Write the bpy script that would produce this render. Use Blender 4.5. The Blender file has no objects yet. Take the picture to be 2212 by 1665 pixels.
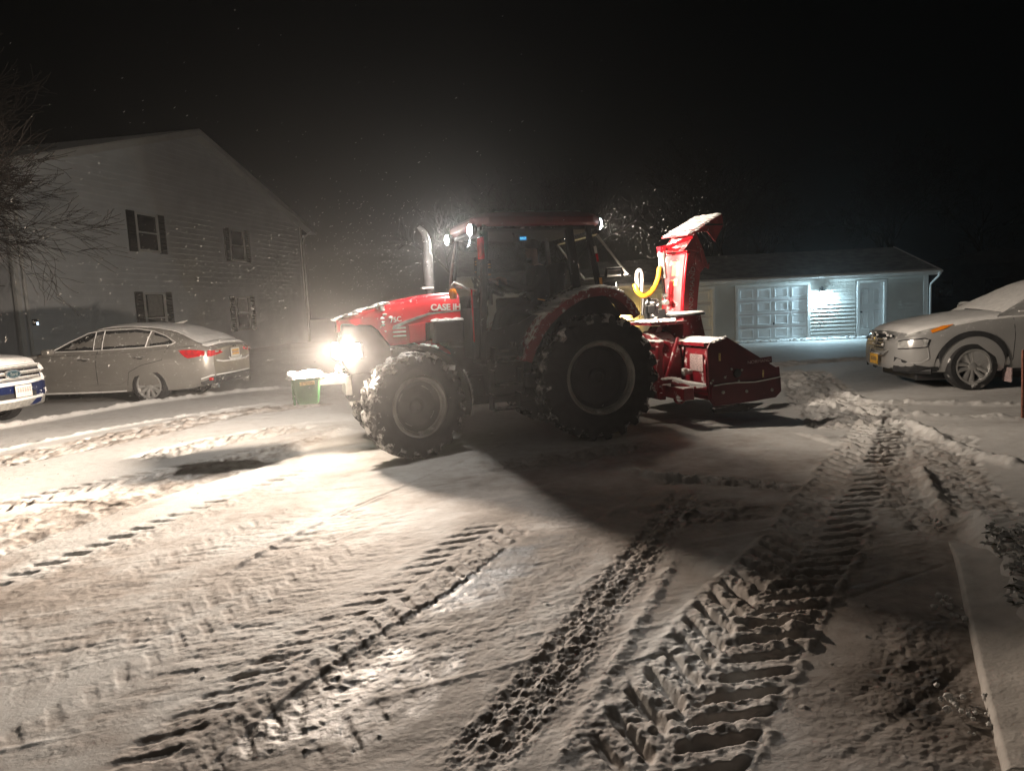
import bpy, bmesh, math, random
import numpy as np
from mathutils import Vector, Matrix
R = math.radians
random.seed(7)
S = bpy.context.scene
COL = S.collection

# ------------------------------------------------------------------ camera, world, light, exposure
CAM = np.array([0.0, 0.0, 1.75]); PITCH = R(6.6); ROLL = R(2.67); FPX = 1535.0
_f = np.array([0, math.cos(PITCH), -math.sin(PITCH)]); _r = np.array([1.0, 0, 0]); _u = np.cross(_r, _f)
_r2 = math.cos(ROLL) * _r - math.sin(ROLL) * _u; _u2 = math.cos(ROLL) * _u + math.sin(ROLL) * _r
cd = bpy.data.cameras.new('camera'); cam = bpy.data.objects.new('camera', cd); COL.objects.link(cam)
cd.sensor_width = 36; cd.lens = FPX / 2212 * 36; cd.clip_start = 0.05; cd.clip_end = 1500
cam.matrix_world = Matrix(((_r2[0], _u2[0], -_f[0], CAM[0]), (_r2[1], _u2[1], -_f[1], CAM[1]), (_r2[2], _u2[2], -_f[2], CAM[2]), (0, 0, 0, 1)))
S.camera = cam
W = bpy.data.worlds.new('World'); S.world = W; W.use_nodes = True
bg = W.node_tree.nodes['Background']; bg.inputs[0].default_value = (0.75, 0.95, 1.0, 1); bg.inputs[1].default_value = 0.0009
sl = bpy.data.lights.new('night_fill_light', 'SUN'); sl.energy = 0.055; sl.angle = R(50); sl.color = (1.0, 0.9, 0.78)  # weak fill added from behind the camera to lift the shadows
so = bpy.data.objects.new('night_fill_light', sl); COL.objects.link(so); so.rotation_euler = (R(38), R(-14), R(-20))
S.view_settings.view_transform = 'Standard'; S.view_settings.look = 'None'
S.view_settings.exposure = 0.0; S.view_settings.gamma = 1.0; S.view_settings.use_curve_mapping = False
S.render.engine = 'CYCLES'
S.cycles.use_denoising = True
S.cycles.max_bounces = 6; S.cycles.diffuse_bounces = 3; S.cycles.glossy_bounces = 3; S.cycles.transmission_bounces = 6
S.cycles.volume_bounces = 0; S.cycles.caustics_reflective = False; S.cycles.caustics_refractive = False
S.cycles.sample_clamp_indirect = 4.0; S.cycles.use_light_tree = True

def gnd(x, y, z=0.0):                       # where the sight line through a point of the photograph meets the ground
    d = _f + _r2 * ((x - 1106) / FPX) - _u2 * ((y - 832.5) / FPX)
    return CAM + d * ((z - CAM[2]) / d[2])

# ------------------------------------------------------------------ helpers
def smooth(a, b, v):
    t = np.clip((np.asarray(v, float) - a) / (b - a), 0, 1); return t * t * (3 - 2 * t)

def mat(name, col=(.5, .5, .5), rough=.6, metal=0.0, var=0.0, vscale=6.0, bump=0.0, bscale=40.0, snow=None, coat=0.0,
        emit=None, estr=0.0, alpha=None, trans=0.0, col2=None, spec=None, ior=None):
    m = bpy.data.materials.new(name); m.use_nodes = True
    nt = m.node_tree; N = nt.nodes; L = nt.links; b = N['Principled BSDF']
    b.inputs['Roughness'].default_value = rough; b.inputs['Metallic'].default_value = metal
    b.inputs['Base Color'].default_value = (*col, 1)
    if coat: b.inputs['Coat Weight'].default_value = coat; b.inputs['Coat Roughness'].default_value = .08
    if spec is not None: b.inputs['Specular IOR Level'].default_value = spec
    if ior: b.inputs['IOR'].default_value = ior
    if trans: b.inputs['Transmission Weight'].default_value = trans
    if alpha is not None: b.inputs['Alpha'].default_value = alpha
    if emit: b.inputs['Emission Color'].default_value = (*emit, 1); b.inputs['Emission Strength'].default_value = estr
    tc = N.new('ShaderNodeTexCoord')
    csock = None
    if var or col2:
        nz = N.new('ShaderNodeTexNoise'); nz.inputs['Scale'].default_value = vscale; nz.inputs['Detail'].default_value = 6
        L.new(tc.outputs['Object'], nz.inputs['Vector'])
        mx = N.new('ShaderNodeMix'); mx.data_type = 'RGBA'
        rr = N.new('ShaderNodeMapRange'); rr.inputs[1].default_value = .35; rr.inputs[2].default_value = .65
        L.new(nz.outputs['Fac'], rr.inputs[0]); L.new(rr.outputs[0], mx.inputs[0])
        c2 = col2 if col2 else tuple(min(1, c * (1 + var)) for c in col)
        c1 = col if col2 else tuple(c * (1 - var) for c in col)
        mx.inputs[6].default_value = (*c1, 1); mx.inputs[7].default_value = (*c2, 1)
        csock = mx.outputs[2]; L.new(csock, b.inputs['Base Color'])
    if snow:                                 # wind-blown snow stuck to the surface: (amount 0..1, scale, needs_up 0..1)
        amt, sc, up = snow
        nz = N.new('ShaderNodeTexNoise'); nz.inputs['Scale'].default_value = sc; nz.inputs['Detail'].default_value = 9; nz.inputs['Roughness'].default_value = .65
        L.new(tc.outputs['Object'], nz.inputs['Vector'])
        geo = N.new('ShaderNodeNewGeometry'); sep = N.new('ShaderNodeSeparateXYZ'); L.new(geo.outputs['Normal'], sep.inputs[0])
        mm = N.new('ShaderNodeMath'); mm.operation = 'MULTIPLY_ADD'; L.new(sep.outputs['Z'], mm.inputs[0]); mm.inputs[1].default_value = .35 * up
        L.new(nz.outputs['Fac'], mm.inputs[2])
        rr = N.new('ShaderNodeMapRange'); lo = .75 - .5 * amt; rr.inputs[1].default_value = lo; rr.inputs[2].default_value = lo + .09
        L.new(mm.outputs[0], rr.inputs[0])
        mx = N.new('ShaderNodeMix'); mx.data_type = 'RGBA'; L.new(rr.outputs[0], mx.inputs[0])
        if csock: L.new(csock, mx.inputs[6])
        else: mx.inputs[6].default_value = (*col, 1)
        mx.inputs[7].default_value = (.74, .73, .71, 1); L.new(mx.outputs[2], b.inputs['Base Color'])
        r2 = N.new('ShaderNodeMix'); L.new(rr.outputs[0], r2.inputs[0]); r2.inputs[2].default_value = rough; r2.inputs[3].default_value = .75
        L.new(r2.outputs[0], b.inputs['Roughness'])
        if metal:
            r3 = N.new('ShaderNodeMix'); L.new(rr.outputs[0], r3.inputs[0]); r3.inputs[2].default_value = metal; r3.inputs[3].default_value = 0
            L.new(r3.outputs[0], b.inputs['Metallic'])
    if bump:
        nb = N.new('ShaderNodeTexNoise'); nb.inputs['Scale'].default_value = bscale; nb.inputs['Detail'].default_value = 6
        L.new(tc.outputs['Object'], nb.inputs['Vector'])
        bp = N.new('ShaderNodeBump'); bp.inputs['Strength'].default_value = bump; bp.inputs['Distance'].default_value = .01
        L.new(nb.outputs['Fac'], bp.inputs['Height']); L.new(bp.outputs[0], b.inputs['Normal'])
    return m

M = {}
M['red'] = mat('red_paint', (.50, .008, .016), .25, 0, .12, 4, coat=.6, snow=(.16, 9, .3))
M['red_snowy'] = mat('red_paint_snow_flecked', (.26, .03, .035), .5, 0, .15, 6, coat=.1, snow=(.36, 14, .7))
M['roof_red_shaded'] = mat('red_paint_shaded_roof', (.17, .010, .014), .45, 0, .15, 4)  # the hood's red, its colour darkened because little light reaches the roof
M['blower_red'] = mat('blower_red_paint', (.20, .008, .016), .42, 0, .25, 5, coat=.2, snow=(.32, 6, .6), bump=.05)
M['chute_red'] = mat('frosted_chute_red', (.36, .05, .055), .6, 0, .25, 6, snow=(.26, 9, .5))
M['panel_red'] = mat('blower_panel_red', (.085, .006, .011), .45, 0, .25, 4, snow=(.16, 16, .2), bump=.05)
M['black'] = mat('black_paint', (.022, .022, .023), .45, 0, .3, 8, snow=(.18, 12, .8))
M['plastic'] = mat('black_plastic', (.03, .03, .031), .55, 0, .25, 10, bump=.1, bscale=200)
M['rubber'] = mat('tyre_rubber', (.022, .021, .021), .75, 0, .3, 14, bump=.1, bscale=90)
M['tread'] = mat('tyre_tread_with_snow', (.024, .023, .023), .8, 0, .3, 14, snow=(.47, 7, .1), bump=.2, bscale=60)
M['tread_front'] = mat('front_tyre_tread_with_snow', (.03, .028, .027), .8, 0, .3, 14, snow=(.56, 8, .15), bump=.3, bscale=60)
M['rim_grey'] = mat('grey_rim_paint', (.42, .41, .38), .45, .3, .15, 8, snow=(.2, 10, .5))
M['rim_dark'] = mat('dark_wheel_disc', (.03, .03, .032), .45, .2, .2, 8)
M['rim_front'] = mat('front_wheel_disc', (.30, .28, .26), .5, .2, .2, 8)
M['glass'] = mat('dark_cab_glass', (.9, .95, .95), .04, 0, trans=1.0, ior=1.08, spec=.5)
M['window'] = mat('night_window_glass', (.015, .017, .02), .08, 0, .2, 3, spec=.6)
M['window_snow'] = mat('car_window_with_snow', (.012, .013, .014), .08, 0, .2, 3, spec=.6, snow=(.27, 16, 0))
M['steel'] = mat('worn_steel', (.42, .41, .38), .42, .55, .2, 14, snow=(.25, 14, .8))
M['exhaust'] = mat('dull_exhaust_steel', (.05, .049, .047), .7, 0, .2, 14)
M['chrome'] = mat('chrome_trim', (.62, .6, .57), .2, .95, snow=(.3, 18, .6))
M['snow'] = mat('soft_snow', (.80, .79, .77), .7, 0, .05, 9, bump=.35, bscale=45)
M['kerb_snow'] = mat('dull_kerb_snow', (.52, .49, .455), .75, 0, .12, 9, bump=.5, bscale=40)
M['snow_lump'] = mat('crusted_snow', (.76, .745, .72), .75, 0, .08, 12, bump=.7, bscale=60)
M['white'] = mat('white_trim_paint', (.72, .72, .70), .5, 0, .05, 4)
M['door_white'] = mat('garage_door_paint', (.76, .77, .77), .45, 0, .06, 3, bump=.05, bscale=8)
M['siding'] = mat('pale_vinyl_siding', (.80, .82, .84), .5, 0, .06, 1.3, bump=.06, bscale=8)
M['siding_g'] = mat('garage_vinyl_siding', (.62, .62, .59), .5, 0, .06, 1.3)
M['dark_shingle'] = mat('dark_far_shingles', (.035, .035, .036), .9, 0, .3, 3)
M['shutter'] = mat('black_shutter', (.018, .018, .02), .5)
M['shingle'] = mat('shingles_with_snow', (.20, .20, .20), .85, 0, .3, 3, col2=(.34, .34, .335), bump=.5, bscale=25)
M['orange'] = mat('amber_lens', (.85, .25, .01), .2, 0, coat=.5)
M['red_lens'] = mat('red_lens', (.55, .004, .012), .12, 0, .3, 14, coat=1)
M['clear_lens'] = mat('clear_lamp_lens', (.55, .55, .53), .08, .3, .4, 9, coat=1)
M['yellow'] = mat('yellow_hose_sleeve', (.62, .22, .008), .5, 0, .12, 30, bump=.3, bscale=60)
M['label_y'] = mat('worn_yellow_label', (.55, .42, .16), .5, 0, .35, 40)
M['label_w'] = mat('white_decal', (.70, .68, .64), .5, 0, .12, 40)
M['label_dim'] = mat('worn_grey_lettering', (.45, .34, .33), .6, 0, .4, 60)
M['green'] = mat('green_paint', (.04, .13, .045), .45, 0, .2, 8, snow=(.2, 12, .3))
M['gold'] = mat('plate_yellow', (.80, .45, .06), .5, 0, .2, 30)
M['plate_w'] = mat('plate_white', (.72, .70, .64), .5, 0, .1, 30)
M['ink'] = mat('dark_plate_ink', (.05, .05, .08), .6)
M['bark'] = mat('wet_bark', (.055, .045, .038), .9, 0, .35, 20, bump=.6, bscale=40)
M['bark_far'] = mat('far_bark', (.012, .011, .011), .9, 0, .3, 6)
M['rust'] = mat('rusty_stake', (.22, .09, .06), .8, 0, .3, 30)
M['bush'] = mat('frosted_leaves', (.11, .11, .075), .8, 0, .4, 25, snow=(.55, 30, .6))
M['jacket'] = mat('dark_work_jacket', (.022, .022, .024), .9, 0, .2, 20)
M['skin'] = mat('skin', (.45, .27, .20), .55, 0, .08, 20)
M['amber_strip'] = mat('amber_reflective_strip', (.8, .42, .12), .4)
M['silver_paint'] = mat('silver_car_paint', (.44, .435, .425), .28, .35, .05, 3, coat=.7, snow=(.18, 14, .5))
M['grey_paint'] = mat('grey_car_paint', (.31, .295, .27), .3, .35, .06, 3, coat=.6, snow=(.24, 13, .25))
M['blue_paint'] = mat('dark_blue_car_paint', (.006, .014, .07), .25, .2, .1, 3, coat=.6, snow=(.30, 9, .5))
M['lamp_white'] = mat('lit_lens', (1, 1, 1), .3, emit=(1.0, .88, .70), estr=30)
M['lamp_work'] = mat('lit_work_light_lens', (1, 1, 1), .3, emit=(.90, .96, 1.0), estr=22)
M['lamp_cool'] = mat('lit_cool_bulb', (1, 1, 1), .3, emit=(.62, .88, 1.0), estr=34)
M['lamp_small'] = mat('lit_tiny_bulb', (1, 1, 1), .3, emit=(.65, .82, 1.0), estr=2.0)
M['screen'] = mat('lit_blue_display', (.01, .1, .3), .3, emit=(.01, .30, .75), estr=.9)
M['screen_text'] = mat('lit_display_digits', (.1, .3, .5), .3, emit=(.25, .75, 1.0), estr=1.2)

class MB:
    """collects faces, then links them as ONE mesh object"""
    def __init__(s): s.v = []; s.f = []; s.mi = []; s.m = 0
    def add(s, vs, fs):
        o = len(s.v); s.v.extend(tuple(map(float, p)) for p in vs)
        for f in fs: s.f.append(tuple(o + i for i in f)); s.mi.append(s.m)
        return s
    def box(s, c, d, rot=None):
        x, y, z = d[0] / 2, d[1] / 2, d[2] / 2
        p = [Vector(q) for q in ((-x, -y, -z), (x, -y, -z), (x, y, -z), (-x, y, -z), (-x, -y, z), (x, -y, z), (x, y, z), (-x, y, z))]
        if rot is not None: p = [rot @ q for q in p]
        return s.add([q + Vector(c) for q in p], [(0, 3, 2, 1), (4, 5, 6, 7), (0, 1, 5, 4), (1, 2, 6, 5), (2, 3, 7, 6), (3, 0, 4, 7)])
    def tube(s, pts, r, n=8, cap=True):
        pts = [Vector(p) for p in pts]; k = len(pts); rs = r if hasattr(r, '__len__') else [r] * k
        vs = []; fs = []; ref = None
        for i, p in enumerate(pts):
            t = (pts[min(i + 1, k - 1)] - pts[max(i - 1, 0)]); t = t.normalized() if t.length > 1e-9 else Vector((0, 0, 1))
            if ref is None: ref = Vector((0, 0, 1)) if abs(t.z) < .9 else Vector((1, 0, 0))
            a = t.cross(ref)
            if a.length < 1e-6: a = t.cross(Vector((0, 1, .3)))
            a.normalize(); b = a.cross(t); ref = b
            for j in range(n):
                q = 2 * math.pi * j / n; vs.append(p + a * (math.cos(q) * rs[i]) + b * (math.sin(q) * rs[i]))
        for i in range(k - 1):
            for j in range(n):
                j2 = (j + 1) % n; fs.append((i * n + j, i * n + j2, (i + 1) * n + j2, (i + 1) * n + j))
        if cap: fs.append(tuple(range(n))); fs.append(tuple((k - 1) * n + j for j in reversed(range(n))))
        return s.add(vs, fs)
    def lathe(s, prof, n=32, axis='y', c=(0, 0, 0), closed=False):
        """prof: list of (radius, along-axis)"""
        vs = []; fs = []; k = len(prof)
        for (r, a) in prof:
            for j in range(n):
                q = 2 * math.pi * j / n; u, w = r * math.cos(q), r * math.sin(q)
                p = {'y': (u, a, w), 'x': (a, u, w), 'z': (u, w, a)}[axis]
                vs.append((p[0] + c[0], p[1] + c[1], p[2] + c[2]))
        for i in range(k if closed else k - 1):
            i2 = (i + 1) % k
            for j in range(n):
                j2 = (j + 1) % n; fs.append((i * n + j, i2 * n + j, i2 * n + j2, i * n + j2))
        if not closed:
            if prof[0][0] > 1e-6: fs.append(tuple(range(n)))
            if prof[-1][0] > 1e-6: fs.append(tuple((k - 1) * n + j for j in reversed(range(n))))
        return s.add(vs, fs)
    def prism(s, poly, a, b, plane='xz'):
        """a polygon given in a plane, extruded from a to b along the third axis"""
        def P(u, v, w): return {'xz': (u, w, v), 'xy': (u, v, w), 'yz': (w, u, v)}[plane]
        n = len(poly); vs = [P(u, v, a) for u, v in poly] + [P(u, v, b) for u, v in poly]
        fs = [tuple(range(n)), tuple(reversed(range(n, 2 * n)))] + [(i, i + n, (i + 1) % n + n, (i + 1) % n) for i in range(n)]
        return s.add(vs, fs)
    def strip(s, prof, a, b, th, plane='xz'):
        """an open polyline given thickness th below it, extruded from a to b"""
        n = len(prof); low = []
        for i, p in enumerate(prof):
            q0 = Vector(prof[max(i - 1, 0)]); q1 = Vector(prof[min(i + 1, n - 1)]); t = (q1 - q0).normalized(); nn = Vector((t.y, -t.x))
            low.append((p[0] + nn.x * th, p[1] + nn.y * th))
        def P(u, v, w): return {'xz': (u, w, v), 'xy': (u, v, w), 'yz': (w, u, v)}[plane]
        return s.loft([[P(*prof[i], a), P(*prof[i], b), P(*low[i], b), P(*low[i], a)] for i in range(n)])
    def loft(s, rings, cap=True, close=True):
        n = len(rings[0]); vs = [p for r in rings for p in r]; fs = []
        for i in range(len(rings) - 1):
            for j in range(n if close else n - 1):
                j2 = (j + 1) % n; fs.append((i * n + j, i * n + j2, (i + 1) * n + j2, (i + 1) * n + j))
        if cap: fs.append(tuple(reversed(range(n)))); fs.append(tuple((len(rings) - 1) * n + j for j in range(n)))
        return s.add(vs, fs)
    def blob(s, c, r, seed=0, n=7, rough=.25, flat=1.0):
        rnd = random.Random(seed); vs = [(c[0], c[1], c[2] - (r[2] * flat))]; fs = []; k = max(3, n // 2)
        for i in range(1, k):
            a = math.pi * i / k
            for j in range(n):
                q = 2 * math.pi * j / n + i * .4; w = 1 + rnd.uniform(-rough, rough); zz = -math.cos(a) * r[2] * w
                vs.append((c[0] + math.sin(a) * math.cos(q) * r[0] * w, c[1] + math.sin(a) * math.sin(q) * r[1] * w, c[2] + (zz * flat if zz < 0 else zz)))
        vs.append((c[0], c[1], c[2] + r[2]))
        for j in range(n): fs.append((0, 1 + (j + 1) % n, 1 + j))
        for i in range(k - 2):
            for j in range(n): j2 = (j + 1) % n; fs.append((1 + i * n + j, 1 + i * n + j2, 1 + (i + 1) * n + j2, 1 + (i + 1) * n + j))
        e = len(vs) - 1; b0 = 1 + (k - 2) * n
        for j in range(n): fs.append((b0 + j, b0 + (j + 1) % n, e))
        return s.add(vs, fs)
    def build(s, name, m, parent=None, sm=False, bevel=0.0, seg=2, fix=True, sub=0):
        me = bpy.data.meshes.new(name); me.from_pydata(s.v, [], s.f)
        for q in (m if isinstance(m, (list, tuple)) else [m]): me.materials.append(q)
        me.polygons.foreach_set('material_index', s.mi)
        if fix:
            bm = bmesh.new(); bm.from_mesh(me); bmesh.ops.recalc_face_normals(bm, faces=bm.faces[:]); bm.to_mesh(me); bm.free()
        me.polygons.foreach_set('use_smooth', [bool(sm)] * len(me.polygons)); me.update()
        o = bpy.data.objects.new(name, me); COL.objects.link(o)
        if parent is not None: o.parent = parent
        if bevel:
            b = o.modifiers.new('bevel', 'BEVEL'); b.width = bevel; b.segments = seg; b.limit_method = 'ANGLE'; b.angle_limit = R(40)
        if sub:
            q = o.modifiers.new('sub', 'SUBSURF'); q.levels = sub; q.render_levels = sub
        if sm: me.set_sharp_from_angle(angle=R(42))
        return o

def split_loose(o):
    """every separate piece of a mesh becomes an object of its own"""
    bm = bmesh.new(); bm.from_mesh(o.data); bm.verts.ensure_lookup_table(); seen = set(); isl = []
    for v in bm.verts:
        if v.index in seen: continue
        st = [v]; seen.add(v.index); cur = []
        while st:
            q = st.pop(); cur.append(q.index)
            for e in q.link_edges:
                w = e.other_vert(q)
                if w.index not in seen: seen.add(w.index); st.append(w)
        isl.append(set(cur))
    bm.free()
    if len(isl) < 2: return
    src = o.data.copy()
    for k, S_ in enumerate(isl):
        bm = bmesh.new(); bm.from_mesh(src); bm.verts.ensure_lookup_table()
        bmesh.ops.delete(bm, geom=[v for v in bm.verts if v.index not in S_], context='VERTS')
        if k == 0: bm.to_mesh(o.data); bm.free(); continue
        me = src.copy(); bm.to_mesh(me); bm.free(); c = o.copy(); c.data = me; COL.objects.link(c); c.parent = o.parent

def tag(o, label=None, cat=None, group=None, kind=None):
    if label: o['label'] = label
    if cat: o['category'] = cat
    if group: o['group'] = group
    if kind: o['kind'] = kind
    return o
def thing(name, label, cat, loc=(0, 0, 0), rz=0.0, group=None, scale=1.0):
    o = bpy.data.objects.new(name, None); COL.objects.link(o); o.location = loc; o.rotation_euler = (0, 0, rz); o.scale = (scale,) * 3
    o.empty_display_size = .2
    return tag(o, label, cat, group)
def lettering(txt, size, mtx, m, parent, name='lettering', ext=.003, bold=0.0, sx=1.0):
    cu = bpy.data.curves.new(name, 'FONT'); cu.body = txt; cu.size = size; cu.extrude = ext; cu.align_x = 'CENTER'; cu.align_y = 'CENTER'; cu.offset = bold
    to = bpy.data.objects.new('t', cu); COL.objects.link(to); bpy.context.view_layer.update()
    me = bpy.data.meshes.new_from_object(to.evaluated_get(bpy.context.evaluated_depsgraph_get())); bpy.data.objects.remove(to)
    me.transform(mtx @ Matrix.Diagonal((sx, 1, 1, 1))); me.materials.clear(); me.materials.append(m); me.name = name
    o = bpy.data.objects.new(name, me); COL.objects.link(o); o.parent = parent
    return o
def frame(c, ex, ey):
    ex = Vector(ex).normalized(); ey = Vector(ey); ez = ex.cross(ey).normalized(); ey = ez.cross(ex)
    return Matrix(((ex.x, ey.x, ez.x, c[0]), (ex.y, ey.y, ez.y, c[1]), (ex.z, ey.z, ez.z, c[2]), (0, 0, 0, 1)))
def lamp(name, kind, loc, energy, col, parent=None, aim=None, size=.05, spot=120, blend=.5, lin=True, fall=None):
    l = bpy.data.lights.new(name, kind); l.color = col; l.energy = energy
    if kind in ('POINT', 'SPOT'): l.shadow_soft_size = size
    if kind == 'SPOT': l.spot_size = R(spot); l.spot_blend = blend
    if lin:
        l.use_nodes = True; nt = l.node_tree; e = nt.nodes['Emission']; fo = nt.nodes.new('ShaderNodeLightFalloff'); fo.inputs['Strength'].default_value = 1.0
        nt.links.new(fo.outputs[fall or 'Linear'], e.inputs['Strength'])
    o = bpy.data.objects.new(name, l); COL.objects.link(o); o.location = loc
    if aim is not None: o.rotation_euler = (Vector(aim) - Vector(loc)).to_track_quat('-Z', 'Y').to_euler()
    if parent is not None: o.parent = parent
    return o
def shaped_lamp(name, loc, power, col, parent, fwd, spill, beam, bpow=2.0, vpow=2.3, back=0.0, size=.06, floor=.03, tilt=0.0, cut=None):
    """point lamp with the light distribution of a vehicle lamp: a forward lobe along fwd, a weaker side spill, most of it near the horizontal"""
    l = bpy.data.lights.new(name, 'POINT'); l.color = col; l.energy = power; l.shadow_soft_size = size; l.use_nodes = True
    nt = l.node_tree; N = nt.nodes; K = nt.links; e = N['Emission']
    def m(op, a, b=None, c=None):
        n = N.new('ShaderNodeMath'); n.operation = op
        for k, v in enumerate((a, b, c)):
            if v is None: continue
            if isinstance(v, (int, float)): n.inputs[k].default_value = v
            else: K.new(v, n.inputs[k])
        return n.outputs[0]
    tc = N.new('ShaderNodeTexCoord'); sp = N.new('ShaderNodeSeparateXYZ'); K.new(tc.outputs['Normal'], sp.inputs[0])
    vd = N.new('ShaderNodeVectorMath'); vd.operation = 'DOT_PRODUCT'; K.new(tc.outputs['Normal'], vd.inputs[0]); f = Vector(fwd).normalized(); vd.inputs[1].default_value = f
    d = vd.outputs['Value']
    vert = m('ADD', m('POWER', m('MAXIMUM', m('SUBTRACT', 1.0, m('ABSOLUTE', m('ADD', sp.outputs['Z'], tilt))), 0.0), vpow), floor)
    lobe = m('ADD', m('MULTIPLY', m('POWER', m('MAXIMUM', d, 0.0), bpow), beam), spill)
    gate = m('MAXIMUM', m('MINIMUM', m('ADD', m('MULTIPLY', d, 2.5), 1.0 + back), 1.0), 0.0)
    if cut is not None: gate = m('MAXIMUM', m('MINIMUM', m('MULTIPLY', m('SUBTRACT', d, cut), 14.0), 1.0), 0.0)
    K.new(m('MULTIPLY', m('MULTIPLY', vert, lobe), gate), e.inputs['Strength'])
    o = bpy.data.objects.new(name, l); COL.objects.link(o); o.location = loc; o.parent = parent
    return o
def catmull(P, n):
    P = np.array(P, float); Q = np.vstack([2 * P[0] - P[1], P, 2 * P[-1] - P[-2]]); out = []
    for i in range(1, len(Q) - 2):
        for t in np.linspace(0, 1, n, endpoint=False):
            a, b, c, d = Q[i - 1], Q[i], Q[i + 1], Q[i + 2]
            out.append(.5 * ((2 * b) + (c - a) * t + (2 * a - 5 * b + 4 * c - d) * t * t + (3 * b - a - 3 * c + d) * t ** 3))
    out.append(P[-1]); return np.array(out)

# ------------------------------------------------------------------ ground: one relief sheet of driven-over snow
def ground_base(x, y):
    x = np.asarray(x, float); y = np.asarray(y, float)
    z = .15 * smooth(-2.5, -6, x) * smooth(9.0, 11.5, y + .35 * (-x - 5)) - .24 * smooth(15, 26, y) * smooth(-4, 4, x)
    return z
_rs = np.random.RandomState(3); _PERM = _rs.rand(512, 512)
def vnoise(x, y, seed=0):
    x = x + seed * 17.31; y = y + seed * 9.77
    xi = np.floor(x).astype(np.int64); yi = np.floor(y).astype(np.int64); u = x - xi; v = y - yi
    u = u * u * (3 - 2 * u); v = v * v * (3 - 2 * v); a = xi & 511; b = yi & 511; a1 = (a + 1) & 511; b1 = (b + 1) & 511
    return (_PERM[a, b] * (1 - u) * (1 - v) + _PERM[a1, b] * u * (1 - v) + _PERM[a, b1] * (1 - u) * v + _PERM[a1, b1] * u * v) - .5
def fbm(x, y, f, n, seed=0, g=.5):
    s = 0; a = 1.0
    for i in range(n): s = s + a * vnoise(x * f, y * f, seed + i); f *= 2.03; a *= g
    return s
def pathdist(X, Y, P, margin):
    """arc length, signed distance (left +) and mask, for points near a polyline"""
    m = (X > P[:, 0].min() - margin) & (X < P[:, 0].max() + margin) & (Y > P[:, 1].min() - margin) & (Y < P[:, 1].max() + margin)
    idx = np.nonzero(m)[0]; x = X[idx]; y = Y[idx]; bd = np.full(len(idx), 1e9); bs = np.zeros(len(idx)); sg = np.zeros(len(idx)); L = 0
    for i in range(len(P) - 1):
        a = P[i]; d = P[i + 1] - a; l = math.hypot(*d)
        if l < 1e-6: continue
        d = d / l; px = x - a[0]; py = y - a[1]; t = np.clip(px * d[0] + py * d[1], 0, l); qx = px - t * d[0]; qy = py - t * d[1]
        D = np.hypot(qx, qy); k = D < bd; bd[k] = D[k]; bs[k] = (L + t)[k]; sg[k] = (d[0] * qy - d[1] * qx)[k]; L += l
    k = bd < margin
    return idx[k], bs[k], np.where(sg[k] >= 0, 1, -1) * bd[k], L
def gpath(px, n=8):
    return catmull([gnd(*p)[:2] for p in px], n)

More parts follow.
